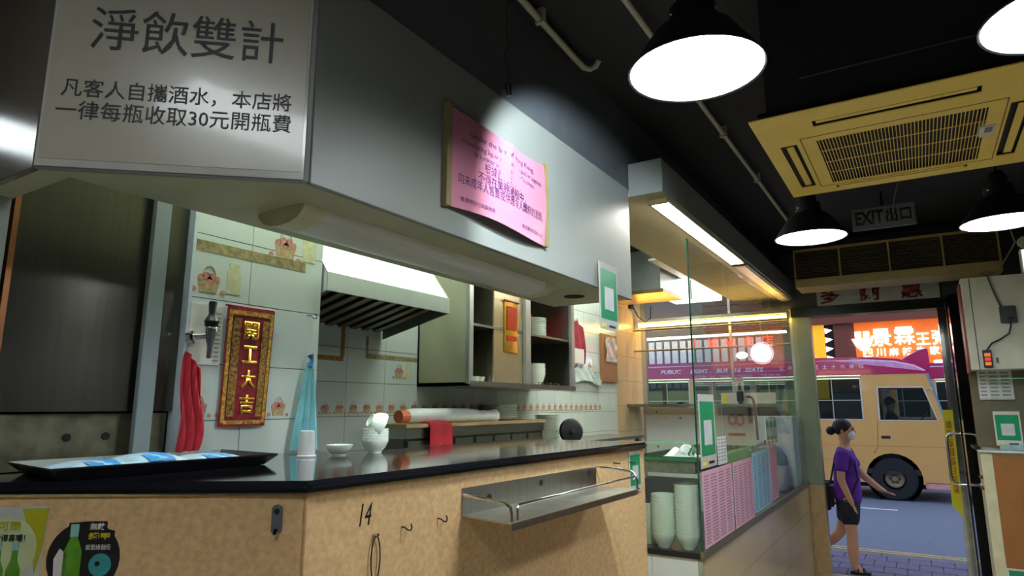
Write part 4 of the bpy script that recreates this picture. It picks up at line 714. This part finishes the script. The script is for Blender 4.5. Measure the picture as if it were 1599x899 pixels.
rc = thing('rice_cooker', 'grey dome lidded cooker at the far end of the glass case', 'cooker', (7.3,1.42,-.845)); ob('pot', MB().lathe((7.3,1.42,-.845), [(0,0),(.19,0),(.2,.02),(.2,.25),(.0,.25)], 26), mat('lilac white plastic', (186,190,206), .35), rc, smooth=True); ob('lid', MB().lathe((7.3,1.42,-.59), [(.2,0),(.19,.08),(.14,.16),(.05,.20),(0,.2)], 26), mat('green grey lid', (112,132,122), .3), rc, smooth=True); ob('knob', MB().ball((7.3,1.42,-.38), .03, u=10, v=8), BLACKPL, rc)
wb2 = thing('white_carton', 'white carton standing at the far end of the glass case', 'box', (7.7,1.33,-.845)); ob('carton', MB().box(7.6,7.9,1.2,1.6,-.845,-.12), mat('pale lilac carton', (186,192,206), .5), wb2); ob('flap', MB().box(7.6,7.9,1.2,1.6,-.12,-.112), PLWHITE, wb2); ob('tape', MB().box(7.597,7.6,1.37,1.43,-.30,-.12), mat('grey tape', (120,124,130), .4), wb2)
NEO = mat('red neon reflection', (255,70,60), .4, emit=1.6, ecol=(255,60,50))
ns = thing('neon_reflection', 'glowing red Chinese characters added in place of a sign reflection in the shop window', 'sign', (WX,1.9,.66)); ob('rail', MB().box(WX+.06,WX+.07,1.35,2.42,.815,.825), ALU, ns)  # sign reflection in the glass, built as glowing characters on an added rail
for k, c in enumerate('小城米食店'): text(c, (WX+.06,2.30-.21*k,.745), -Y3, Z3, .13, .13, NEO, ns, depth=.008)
rs = thing('round_glow_reflection', 'round white glowing disc added in place of a reflection in the shop window', 'sign', (WX-.1,1.5,.46)); ob('disc', MB().lathe((WX-.1,1.495,.59), [(0,0),(.105,0),(.105,.02),(0,.02)], 28, axis=(-1,0,0)), mat('lit white disc', (255,250,255), .4, emit=3.2, ecol=(250,240,255)), rs); ob('ring', MB().lathe((WX-.1,1.495,.59), [(.118,0),(.126,0),(.126,.02),(.118,.02)], 28, axis=(-1,0,0), closed=True), mat('pink ring', (250,190,220), .4, emit=1.), rs); ob('bracket', MB().cyl((WX-.09,1.495,.716),(WX-.09,1.495,.95),.005,n=6), ALU, rs)  # glowing disc, ring and bracket added in place of a glass reflection
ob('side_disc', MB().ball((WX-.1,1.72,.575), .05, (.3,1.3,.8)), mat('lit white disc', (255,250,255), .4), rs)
eh = thing('extract_duct', 'steel extract duct hanging over the window end of the case', 'duct', (7.2,2.6,1.2)); ob('duct_body', MB().prism([(6.9,2.35,1.28),(7.5,2.35,1.28),(7.5,3.05,1.28),(6.9,3.05,1.28)], (0,0,.465)), mat('brushed duct steel', (196,202,200), .28, .6, var=.06), eh); ob('lip', MB().box(6.86,7.54,2.31,3.055,1.24,1.28), mat('painted warm lit lip', (190,160,110), .3, .8), eh)  # warm light on the duct lip is put into its gold colour
wc = thing('ceiling_panel', 'white ceiling panels inside the window bay', 'ceiling panel', (7.8,2.2,1.5), kind='structure'); ob('panel', MB().box(7.55,8.11,1.80,2.42,1.5,1.52), PLWHITE, wc); ob('panel', MB().box(7.55,8.11,2.425,3.05,1.5,1.52), PLWHITE, wc); ob('panel', MB().box(6.4,7.545,1.80,2.30,1.5,1.52), PLWHITE, wc); lbx = thing('ceiling_light_box', 'bright white light box under the window bay ceiling', 'lamp', (7.7,2.2,1.25)); ob('diffuser', MB().box(7.6,7.9,1.93,2.50,1.25,1.49), mat('lit light box', (246,250,248), .4, emit=1.1), lbx, bevel=.006); ob('seam', MB().box(7.598,7.902,2.21,2.222,1.248,1.492), ALU, lbx)
sb = thing('junction_box', 'black junction box with a looped cable on the cream wall', 'junction box', (7.75,3.05,1.25)); ob('box', MB().box(7.70,7.79,3.02,3.058,1.22,1.36), BLACKPL, sb); ob('cable', MB().tube([(7.79,3.03,1.25),(7.83,2.98,1.12),(7.86,2.90,1.05),(7.87,2.83,1.10),(7.87,2.82,1.25)], .007, 6), BLACKPL, sb)
# kitchen lamp on the upper kitchen ceiling, hidden by the soffit
wallbox('ceiling_bounce', 'white board ceiling over the kitchen', PLWHITE, .78, 6.4, 1.87, 3.08, 1.70, 1.745, cat='ceiling')  # unseen white board under the black ceiling, added to bounce light
for x0, x1, y, lab in ((.95,1.95,2.02,'unseen batten added above the steel cabinet to light the pillar'),(2.3,3.5,2.0,'lit batten on the kitchen ceiling above the range hood'),(4.3,5.8,2.1,'lit batten on the kitchen ceiling above the side table')):  # batten over the steel cabinet is added to brighten the tiled pillar
    kl = thing('kitchen_batten', lab, 'lamp', ((x0+x1)/2,y,1.63)); ob('body', MB().box(x0,x1,y-.05,y+.05,1.655,1.70), PLWHITE, kl); ob('diffuser', MB().box(x0,x1,y-.05,y+.05,1.635,1.655), mat('kitchen diffuser', (250,255,250), .4, emit=KITCHEN, ecol=(238,255,246)), kl)

# ---------------------------------------------------------------- the street
rd = tag(ob('road', MB().prism([(9.62,-14,-2.0),(21,-14,-2.0),(21,-14,-1.85),(13.2,-14,-1.85),(9.62,-14,-1.808)], (0,36,0)), mat('grey asphalt', (112,118,130), .75, var=.22, scale=60, bump=.4)), 'grey asphalt road outside the shop', 'road', kind='structure')
pv = thing('pavement', 'purple grey paved footpath outside the shop door', 'pavement', (8.9,0,-1.85), kind='structure')
ob('bed', MB().box(8.22,9.46,-14,22,-2.0,-1.812), GROUT, pv); PAV = mat('purple grey paver', (110,102,122), .7, var=.18, scale=9)
p0 = None
for i in range(4):
    for j in range(26):
        x, y = 8.225+.31*i, -1.6+.225*j+(.11 if i%2 else 0)
        if p0 is None: p0 = ob('paver', MB().box(x+.004,x+.306,y+.004,y+.221,-1.83,-1.80), PAV, pv, bevel=.003); px0 = (x,y)
        else: c = p0.copy(); sc.collection.objects.link(c); c.parent = pv; c.location = (x-px0[0], y-px0[1], random.uniform(-.002,.002)); ORG[c.name] = ORG[p0.name]
kb = thing('kerb', 'pale stone kerb along the footpath', 'kerb', (9.54,3,-1.86), kind='structure')
for k in range(16): ob('kerb_stone', MB().box(9.465,9.615,-3+.9*k+.004,-3+.9*k+.896,-1.88,-1.802), mat('kerb stone', (120,114,118), .7, var=.15), kb)
YL = mat('yellow road paint', (206,180,120), .7, var=.2, scale=40)
for x, lab in ((9.67,'yellow road line nearest the kerb'),(9.78,'yellow road line farther from the kerb')): tag(ob('road_line', MB().box(x,x+.05,-12,20,-1.82,-1.803), YL), lab, 'road marking')
for k, lab in ((0,'white dashed road line ahead of the walker'),(1,'white dashed road line behind the walker')): tag(ob('road_line', MB().box(13.9,14.0,.55+4*k,1.9+4*k,-1.852,-1.847), mat('white road paint', (206,210,214), .7)), lab, 'road marking')
# minibus
CREAMP = mat('cream bus paint', (208,158,88), .28, var=.04, scale=2, coat=.5); REDP = mat('crimson bus paint', (178,34,86), .25, var=.05, scale=2, coat=.6); BINT = mat('dark bus interior', (44,40,38), .7); BGLASS = glassmat('bus glass', (190,200,196), haze=.01); BTRIM = mat('pale window trim', (196,186,164), .4); WHP = mat('white lettering paint', (236,226,232), .5)
bus = thing('minibus', 'cream and crimson public light bus passing the shop door', 'minibus', (16.2,3.1,-1.85)); BX0, BX1 = 15.27, 17.2
def arc(cy, cz, r, a0, a1, n=14): return [(cy+r*math.cos(a0+(a1-a0)*k/n), cz+r*math.sin(a0+(a1-a0)*k/n)) for k in range(n+1)]
def side(pts, x, t, name, m, bev=0): return ob(name, MB().prism([(x,y,z) for y,z in pts], (t,0,0)), m, bus, bevel=bev)
low = [(6.75,-1.52)] + [(5.26,-1.52)] + arc(4.76,-1.43,.49,-.15,math.pi+.15) + [(4.26,-1.52),(1.10,-1.52)] + arc(.605,-1.43,.49,-.15,math.pi+.15) + [(.11,-1.52),(-.42,-1.52),(-.47,-1.3),(-.45,-.95),(-.40,-.60),(-.37,-.300),(6.75,-.300)]
side(low, BX0, .04, 'body_side', CREAMP); side(low, BX1-.04, .04, 'body_side', CREAMP)
for y0, y1 in ((.76,1.03),(2.16,2.28),(3.40,3.52),(4.50,4.60),(5.80,5.92),(6.62,6.75)):
    for x in (BX0, BX1-.04): side([(y0,-.301),(y1,-.301),(y1,.63),(y0,.63)], x, .04, 'window_post', CREAMP)
for x in (BX0, BX1-.04): side([(-.37,-.301),(-.245,-.301),(-.045,.352),(.76,.36),(.76,.63),(-.14,.63)], x, .04, 'door_frame', CREAMP)
side([(.745,-.285),(-.228,-.285),(-.04,.345),(.73,.352)], BX0+.015, .006, 'driver_window', BGLASS)
for y0, y1 in ((1.03,2.16),(2.28,3.40),(3.52,4.50),(4.60,5.80),(5.92,6.62)):
    for x in (BX0+.015, BX1-.02): side([(y0,-.30),(y1,-.30),(y1,.61),(y0,.61)], x, .006, 'side_window', BGLASS)
    side([(y0,.10),(y1,.10),(y1,.115),(y0,.115)], BX0+.008, .006, 'window_bar', BTRIM); side([(y0+.55,-.3),(y0+.565,-.3),(y0+.565,.6),(y0+.55,.6)], BX0+.008, .006, 'window_bar', BTRIM)
    for q in ((y0,y1,.585,.61),(y0,y1,-.30,-.275),(y0,y0+.03,-.3,.61),(y1-.03,y1,-.3,.61)): side([(q[0],q[2]),(q[1],q[2]),(q[1],q[3]),(q[0],q[3])], BX0-.006, .008, 'window_trim', BTRIM)
for q in (((.78,-.31),(-.25,-.31),(-.24,-.285),(.78,-.285)),((.76,.352),(-.04,.345),(-.045,.375),(.76,.38)),((.745,-.3),(.775,-.3),(.765,.37),(.735,.37)),((-.225,-.3),(-.25,-.3),(-.055,.37),(-.03,.37))): side(list(q), BX0-.006, .008, 'window_trim', BTRIM)
side([(-.17,.625),(6.78,.625),(6.78,.90),(6.70,1.0),(1.6,1.0),(.9,.985),(.35,.93),(.05,.84),(-.12,.73)], BX0-.015, BX1-BX0+.03, 'roof', REDP, .012)
side([(6.76,.895),(6.76,.925),(1.5,.925),(.9,.908),(.4,.862),(.08,.775),(-.10,.672),(-.125,.685),(.06,.80),(.4,.892),(.9,.938)][::-1], BX0-.024, .012, 'roof_stripe', mat('pale pink stripe', (240,190,214), .4))
side([(.28,.93),(-.02,1.09),(-.16,1.13),(-.20,1.12),(-.21,.66),(-.08,.74),(.08,.86)], BX0+.25, .03, 'roof_fin', REDP, .006); side([(.30,.93),(-.02,1.105),(-.16,1.145),(-.16,1.13),(-.02,1.09),(.27,.925)], BX0+.245, .04, 'fin_edge', mat('pale pink stripe', (240,190,214), .4))
ob('destination_box', MB().box(BX0+.28,BX1-.28,-.20,.02,.93,1.12), REDP, bus, bevel=.01)
[text(t, (BX0-.016,1.855-.172*k,.805), -Y3, Z3, .090, .085, WHP, bus, depth=.004) for k, t in enumerate('巴士十六座位')]; [text(t, (BX0-.016,y,.79), -Y3, Z3, w_, .095, WHP, bus, depth=.004, bold=.03, shear=.2) for t, y, w_ in (('PUBLIC',5.03,.50),('LIGHT',4.35,.42),('BUS',3.82,.27),('16',3.48,.14),('SEATS',3.12,.40))]; [text(t, (BX0-.016,2.543-.172*k,.805), -Y3, Z3, .090, .085, WHP, bus, depth=.004) for k, t in enumerate('公共小型')]
ob('windscreen', MB().prism([(BX0+.1,-.365,-.29),(BX1-.1,-.365,-.29),(BX1-.1,-.15,.63),(BX0+.1,-.15,.63)], (0,.008,0)), BGLASS, bus); ob('front_panel', MB().prism([(BX0,-.37,-.30),(BX0,-.40,-.60),(BX0,-.45,-.95),(BX0,-.47,-1.3),(BX0,-.42,-1.52),(BX0,-.36,-1.52),(BX0,-.38,-.95),(BX0,-.32,-.30)], (BX1-BX0,0,0)), CREAMP, bus)
ob('screen_pillar', MB().prism([(BX0-.004,-.375,-.3),(BX0-.004,-.34,-.3),(BX0-.004,-.115,.63),(BX0-.004,-.16,.63)], (.1,0,0)), mat('grey teal pillar', (104,140,150), .3), bus); ob('rear_panel', MB().box(BX0,BX1,6.72,6.76,-1.52,.64), CREAMP, bus); ob('floor_pan', MB().box(BX0+.05,BX1-.05,-.36,6.7,-1.35,-1.25), BINT, bus); ob('underbody', MB().box(BX0+.25,BX1-.25,-.3,6.5,-1.62,-1.35), DARK, bus)
ob('bumper', MB().box(BX0-.02,BX1+.02,-.55,.09,-1.60,-1.47), mat('pink bumper', (206,150,140), .4), bus, bevel=.02); ob('door_handle', MB().box(BX0-.006,BX0,.60,.76,-.655,-.60), INK, bus, bevel=.006)
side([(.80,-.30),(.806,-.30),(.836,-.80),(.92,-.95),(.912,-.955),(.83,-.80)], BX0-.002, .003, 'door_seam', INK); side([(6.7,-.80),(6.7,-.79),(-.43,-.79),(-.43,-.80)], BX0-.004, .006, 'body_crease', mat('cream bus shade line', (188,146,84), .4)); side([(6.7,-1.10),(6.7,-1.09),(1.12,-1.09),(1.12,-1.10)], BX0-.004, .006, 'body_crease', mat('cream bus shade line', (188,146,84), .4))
for cy in (.605, 4.76):
    wl = ob('wheel', MB().lathe((BX0+.05,cy,-1.44), [(.20,-.01),(.30,-.03),(.385,-.01),(.41,.03),(.41,.18),(.38,.21),(.2,.21)], 32, axis=(-1,0,0)).lathe((BX0+.03,cy,-1.44),[(0,.0),(.2,.0)],20,axis=(-1,0,0)), RUBBER, bus, smooth=True); wl.location.x += .18
    h_ = ob('hub', MB().lathe((BX0+.03,cy,-1.44), [(0,.06),(.05,.06),(.06,.03),(.10,.02),(.12,.03),(.17,.035),(.19,.02),(.2,-.01)], 28, axis=(-1,0,0)), mat('dusty steel hub', (156,138,104), .5, .5, var=.2), wl, smooth=True)
    for k in range(6): ob('wheel_nut', MB().cyl((BX0-.0,cy+.085*math.cos(k*1.047),-1.44+.085*math.sin(k*1.047)),(BX0-.02,cy+.085*math.cos(k*1.047),-1.44+.085*math.sin(k*1.047)),.014,n=6), RUBBER, h_)
    ob('wheel_well', MB().cyl((BX0+.045,cy,-1.43),(BX0+.5,cy,-1.43),.488,n=28,caps=False).cyl((BX0+.48,cy,-1.43),(BX0+.5,cy,-1.43),.488,n=28), DARK, bus)
for k in range(5):
    for x in (BX0+.25, BX1-.7): 
        s_ = ob('seat', MB().box(x,x+.45,1.35+1.05*k,1.78+1.05*k,-1.25,-.78), mat('bus seat', (86,60,60), .7), bus, bevel=.03); ob('seat_back', MB().box(x,x+.45,1.70+1.05*k,1.84+1.05*k,-.78,-.12), mat('bus seat', (86,60,60), .7), s_, bevel=.03)
ob('seat', MB().box(BX0+.2,BX0+.65,.45,.85,-1.25,-.70), BINT, bus, bevel=.03); ob('seat_back', MB().box(BX0+.2,BX0+.65,.72,.86,-.70,.06), BINT, bus, bevel=.03); ob('steering_wheel', MB().lathe((BX0+.42,.02,-.28), [(.18,0),(.20,.012),(.18,.024),(.16,.012)], 22, axis=(0,.8,.6), closed=True), BLACKPL, bus, smooth=True); ob('dashboard', MB().box(BX0+.1,BX1-.1,-.30,-.06,-.75,-.33), BINT, bus, bevel=.03); ob('mirror', MB().tube([(BX0-.01,-.10,.30),(BX0-.12,-.18,.33),(BX0-.14,-.20,.30)], .012, 8), BTRIM, bus)
il = ob('ceiling_light', MB().box(BX0+.9,BX0+1.0,.8,6.2,.58,.60), mat('bus strip light', (236,244,200), .4, emit=2.2), bus)
clone(bus, (3.3,-6.1,0), 'pink topped minibus half hidden beyond the first bus at the door jamb')
SKIN = mat('skin', (206,150,118), .55, var=.06); HAIR = mat('black hair', (22,18,18), .6)
def seated(name, lab, x, y, zs, shirt, reach):
    p = thing(name, lab, 'person', (x,y,zs)); S = lambda a, b_, c: (x+a, y+b_, zs+c)
    v = [S(0,0,.10),S(0,.02,.30),S(0,.03,.50),S(0,.02,.62),S(0,.0,.72),S(0,-.02,.83), S(-.19,.02,.54),S(-.22,-.14,.36),S(-.12,-.14-reach,.40), S(.19,.02,.54),S(.22,-.14,.36),S(.12,-.14-reach,.40), S(-.10,-.25,.10),S(-.10,-.42,.05),S(-.10,-.45,-.35), S(.10,-.25,.10),S(.10,-.42,.05),S(.10,-.45,-.35)]
    e = [(0,1),(1,2),(2,3),(3,4),(4,5),(2,6),(6,7),(7,8),(2,9),(9,10),(10,11),(0,12),(12,13),(13,14),(0,15),(15,16),(16,17)]
    skin('body', v, e, [.14,.14,.14,.055,.085,.075,.055,.045,.035,.055,.045,.035,.08,.065,.05,.08,.065,.05], SKIN, p, 2)
    skin('shirt', [S(0,0,.12),S(0,.02,.30),S(0,.03,.50),S(0,.02,.585),S(-.19,.02,.54),S(-.215,-.09,.42),S(.19,.02,.54),S(.215,-.09,.42)], [(0,1),(1,2),(2,3),(2,4),(4,5),(2,6),(6,7)], [.155,.155,.155,.07,.07,.06,.07,.06], shirt, p, 2)
    ob('hair', MB().ball(S(0,.025,.80), .10, (.95,1.05,1.0)), HAIR, p, smooth=True)
    for a in (-.035,.035): ob('eye', MB().ball(S(a,-.088,.79), .011, u=8, v=6), INK, p)
    ob('nose', MB().ball(S(0,-.098,.76), .014, (.8,1.1,1.3), 8, 6), SKIN, p); ob('mouth', MB().ball(S(0,-.09,.715), .018, (1.3,.4,.4), 8, 6), mat('lip', (150,80,74), .5), p); return p
seated('person', 'minibus driver in a dark shirt holding the steering wheel', BX0+.42, .55, -.72, mat('dark shirt', (52,44,46), .8), .26)
seated('person', 'minibus passenger in a brown red shirt seated at the rear window', BX0+.45, 4.95, -.80, mat('brown red shirt', (120,66,56), .8), .05)
# the walker
PX, PYY, PZ = 8.43, .80, -1.80
wk = thing('person', 'woman in a purple shirt, black shorts and white mask walking past the door', 'person', (PX,PYY,PZ))
W = lambda x, y, z: (PX+x, y, z)
v = [W(0,.81,-1.02), W(0,.805,-.88), W(0,.80,-.70), W(0,.805,-.52), W(0,.795,-.44), W(0,.785,-.36), W(0,.785,-.25), W(0,.79,-.19),      # pelvis .. crown
     W(-.10,.805,-1.08), W(-.10,.790,-1.40), W(-.10,.795,-1.56), W(-.10,.790,-1.74), W(-.10,.70,-1.785),                               # near leg
     W(.09,.815,-1.08), W(.09,.93,-1.42), W(.09,1.05,-1.52), W(.09,1.19,-1.60), W(.09,1.205,-1.69),                                   # far leg, trailing
     W(-.17,.81,-.545), W(-.215,.845,-.80), W(-.21,.775,-1.00), W(-.21,.755,-1.055),                                                   # near arm
     W(.17,.80,-.545), W(.20,.66,-.78), W(.18,.50,-.92), W(.18,.462,-.945)]                                                            # far arm
e = [(0,1),(1,2),(2,3),(3,4),(4,5),(5,6),(6,7),(0,8),(8,9),(9,10),(10,11),(11,12),(0,13),(13,14),(14,15),(15,16),(16,17),(3,18),(18,19),(19,20),(20,21),(3,22),(22,23),(23,24),(24,25)]
r = [.085,.100,.115,.10,.052,.068,.088,.06, .080,.062,.064,.042,.036, .080,.062,.062,.042,.034, .055,.045,.034,.030, .055,.045,.034,.030]
for base, idx, dy, dz in ((v[21],21,-.35,-1),(v[25],25,-1,-.35)):
    for k in range(5):
        L = (.055,.075,.082,.076,.06)[k]; off = (-.024+.014*k) if k else -.034
        q = len(v); a = (base[0]+off*.9, base[1]+dy*.03, base[2]+dz*.03) if k else (base[0]-.02, base[1]-.012, base[2]+.004)
        m_ = (a[0]+(0 if k else -.012), a[1]+dy*L*.5, a[2]+dz*L*.5); t_ = (m_[0], m_[1]+dy*L*.4-.012, m_[2]+dz*L*.4)
        v += [a, m_, t_]; e += [(idx,q),(q,q+1),(q+1,q+2)]; r += [.009,.0085,.007]
skin('body', v, e, r, SKIN, wk, 2)
PUR = mat('purple cotton', (96,34,150), .8, var=.15, bump=.2); BLK = mat('black cotton', (26,24,28), .8)
skin('shirt', [W(0,.81,-1.14),W(0,.805,-.92),W(0,.80,-.70),W(0,.805,-.51),W(0,.797,-.455),W(-.165,.81,-.545),W(-.212,.838,-.74),W(.165,.80,-.545),W(.195,.70,-.72)], [(0,1),(1,2),(2,3),(3,4),(3,5),(5,6),(3,7),(7,8)], [.168,.150,.145,.118,.064,.078,.068,.078,.068], PUR, wk, 2)
skin('shorts', [W(0,.81,-.96),W(0,.812,-1.10),W(-.098,.80,-1.17),W(-.10,.793,-1.33),W(.09,.83,-1.17),W(.09,.89,-1.32)], [(0,1),(1,2),(2,3),(1,4),(4,5)], [.140,.145,.115,.095,.115,.095], BLK, wk, 2, root=1)
ob('hair', MB().ball(W(0,.805,-.245), .100, (.92,1.05,.98)), HAIR, wk, smooth=True); ob('hair_bun', MB().ball(W(0,.925,-.285), .050), HAIR, wk, smooth=True)
ob('face', MB().ball(W(0,.765,-.285), .088, (.84,.86,1.12)), SKIN, wk, smooth=True); ob('face_mask', MB().ball(W(0,.725,-.325), .070, (.95,.75,.85)), PLWHITE, wk, smooth=True)
for s in (-1,1): ob('eye', MB().ball(W(.032*s,.695,-.262), .011, u=8, v=6), INK, wk); ob('ear', MB().ball(W(.078*s,.80,-.285), .022, (.5,.8,1.3), 8, 6), SKIN, wk); ob('eyebrow', MB().ball(W(.034*s,.692,-.238), .018, (1,.4,.25), 8, 6), HAIR, wk)
ob('nose', MB().ball(W(0,.682,-.29), .014, (.8,1,1.3), 8, 6), SKIN, wk)
for pts, lab in (([W(-.10,.83,-1.798),W(-.10,.74,-1.798),W(-.10,.655,-1.797)],'sandal'),):
    ob('sandal', MB().prism([W(-.145,.84,-1.80),W(-.055,.84,-1.80),W(-.05,.72,-1.80),W(-.07,.64,-1.80),W(-.12,.64,-1.80),W(-.15,.72,-1.80)], (0,0,.022)), BLK, wk, bevel=.004)
    for y in (.70,.755): ob('sandal_strap', MB().tube([W(-.147,y,-1.785),W(-.14,y+.006,-1.748),W(-.10,y+.01,-1.735),W(-.06,y+.006,-1.748),W(-.053,y,-1.785)], .008, 6), BLK, wk, smooth=True)
ob('sandal', MB().prism([W(.05,1.225,-1.60),W(.13,1.225,-1.60),W(.13,1.25,-1.74),W(.05,1.25,-1.74)], (0,.02,.006)), BLK, wk, bevel=.004)
bgk = thing('shoulder_bag', 'black bag carried on the back of the woman walking past', 'bag', (PX,1.02,-1.15)); ob('bag_body', MB().box(PX-.12,PX+.12,.955,1.09,-1.16,-.86), BLK, bgk, bevel=.04); ob('strap', MB().tube([(PX-.10,.97,-.88),(PX-.115,.90,-.60),(PX-.10,.82,-.50),(PX-.12,.70,-.60),(PX-.16,.68,-.80),(PX-.15,.78,-1.02),(PX-.11,.95,-1.08)], .010, 6), BLK, bgk, smooth=True)
# opposite shops
ob_ = thing('opposite_building', 'shop building across the street with brown board and shutters', 'building', (22.6,3,-1.85))
OR = mat('orange lit board', (214,98,22), .5, emit=.32, ecol=(230,104,16)); BRB = mat('brown fascia boards', (120,56,26), .5, var=.15, scale=5, stretch=(1,.2,6)); LIT = mat('white lit letters', (255,250,244), .4, emit=1.5)
ob('wall', MB().box(22.2,23,-14,22,-1.85,9), mat('dim render wall', (120,104,92), .8), ob_); ob('signboard', MB().box(22.0,22.2,-3.5,1.53,.9,2.45), OR, ob_)
for k in range(4): ob('fascia_board', MB().box(21.80-.03*k,22.2,-6,6,2.45+.28*k,2.70+.28*k), BRB, ob_)
ob('side_board', MB().box(22.0,22.2,1.53,2.10,.4,2.46), BRB, ob_); ob('yellow_board', MB().box(22.0,22.2,2.36,3.1,.2,2.46), mat('yellow lit board', (226,170,20), .5, emit=.35, ecol=(236,176,16)), ob_); ob('dark_gap', MB().box(22.1,22.2,2.10,2.36,.2,2.46), DARK, ob_)
for k in range(5): ob('bunting', MB().prism([(22.05,2.34,2.35-.28*k),(22.05,2.14,2.28-.28*k),(22.05,2.34,2.18-.28*k)], (.02,0,0)), LIT, ob_)
for c, y, z, s_ in (('景',.84,1.975,.52),('霖',.25,1.995,.52),('王',-.20,1.88,.34),('粥',-.62,1.91,.40)): text(c, (21.99,y,z), -Y3, Z3, s_, s_, LIT, ob_, depth=.04, bold=.012)
for k, c in enumerate('四川麻辣牛家'): text(c, (21.99,1.22-.335*k,1.54), -Y3, Z3, .24, .24, LIT, ob_, depth=.04, bold=.012)
ob('bowl_logo', MB().prism([(21.95,1.62,1.97),(21.95,1.53,1.76),(21.95,1.40,1.62),(21.95,1.24,1.62),(21.95,1.12,1.76),(21.95,1.04,1.97)], (.04,0,0)), LIT, ob_)
for y in (1.44,1.22): ob('bowl_logo', MB().box(21.95,21.99,y-.08,y+.08,2.0,2.18), LIT, ob_)
ob('light_bar', MB().box(21.95,21.99,-.85,-.40,1.16,1.26), LIT, ob_)
for k in range(12): ob('shutter_slat', MB().box(22.08,22.2,-6,2.3,-1.8+.22*k,-1.6+.22*k), mat('grey shutter', (130,126,120), .5, .3), ob_)
for k in range(30): ob('cladding_rib', MB().box(22.05,22.2,4.2+.28*k,4.4+.28*k,.6,2.2), mat('pale cladding', (206,206,210), .5), ob_)
ob('awning_light', MB().box(21.6,21.8,3.4,10,2.25,2.32), mat('awning tube', (255,240,210), .4, emit=2.5), ob_); ob('shop_lit_panel', MB().box(22.1,22.2,3.2,9,-1.2,.5), mat('lit shop interior', (226,206,150), .5, emit=.5), ob_)
wallbox('road_footpath', 'far footpath across the street', PAV, 21, 22.2, -14, 22, -2, -1.72, cat='pavement')
# ---------------------------------------------------------------- lift everything so that the shop floor lies at height zero
for o in sc.objects:
    if o.parent is None: o.location.z += EYE
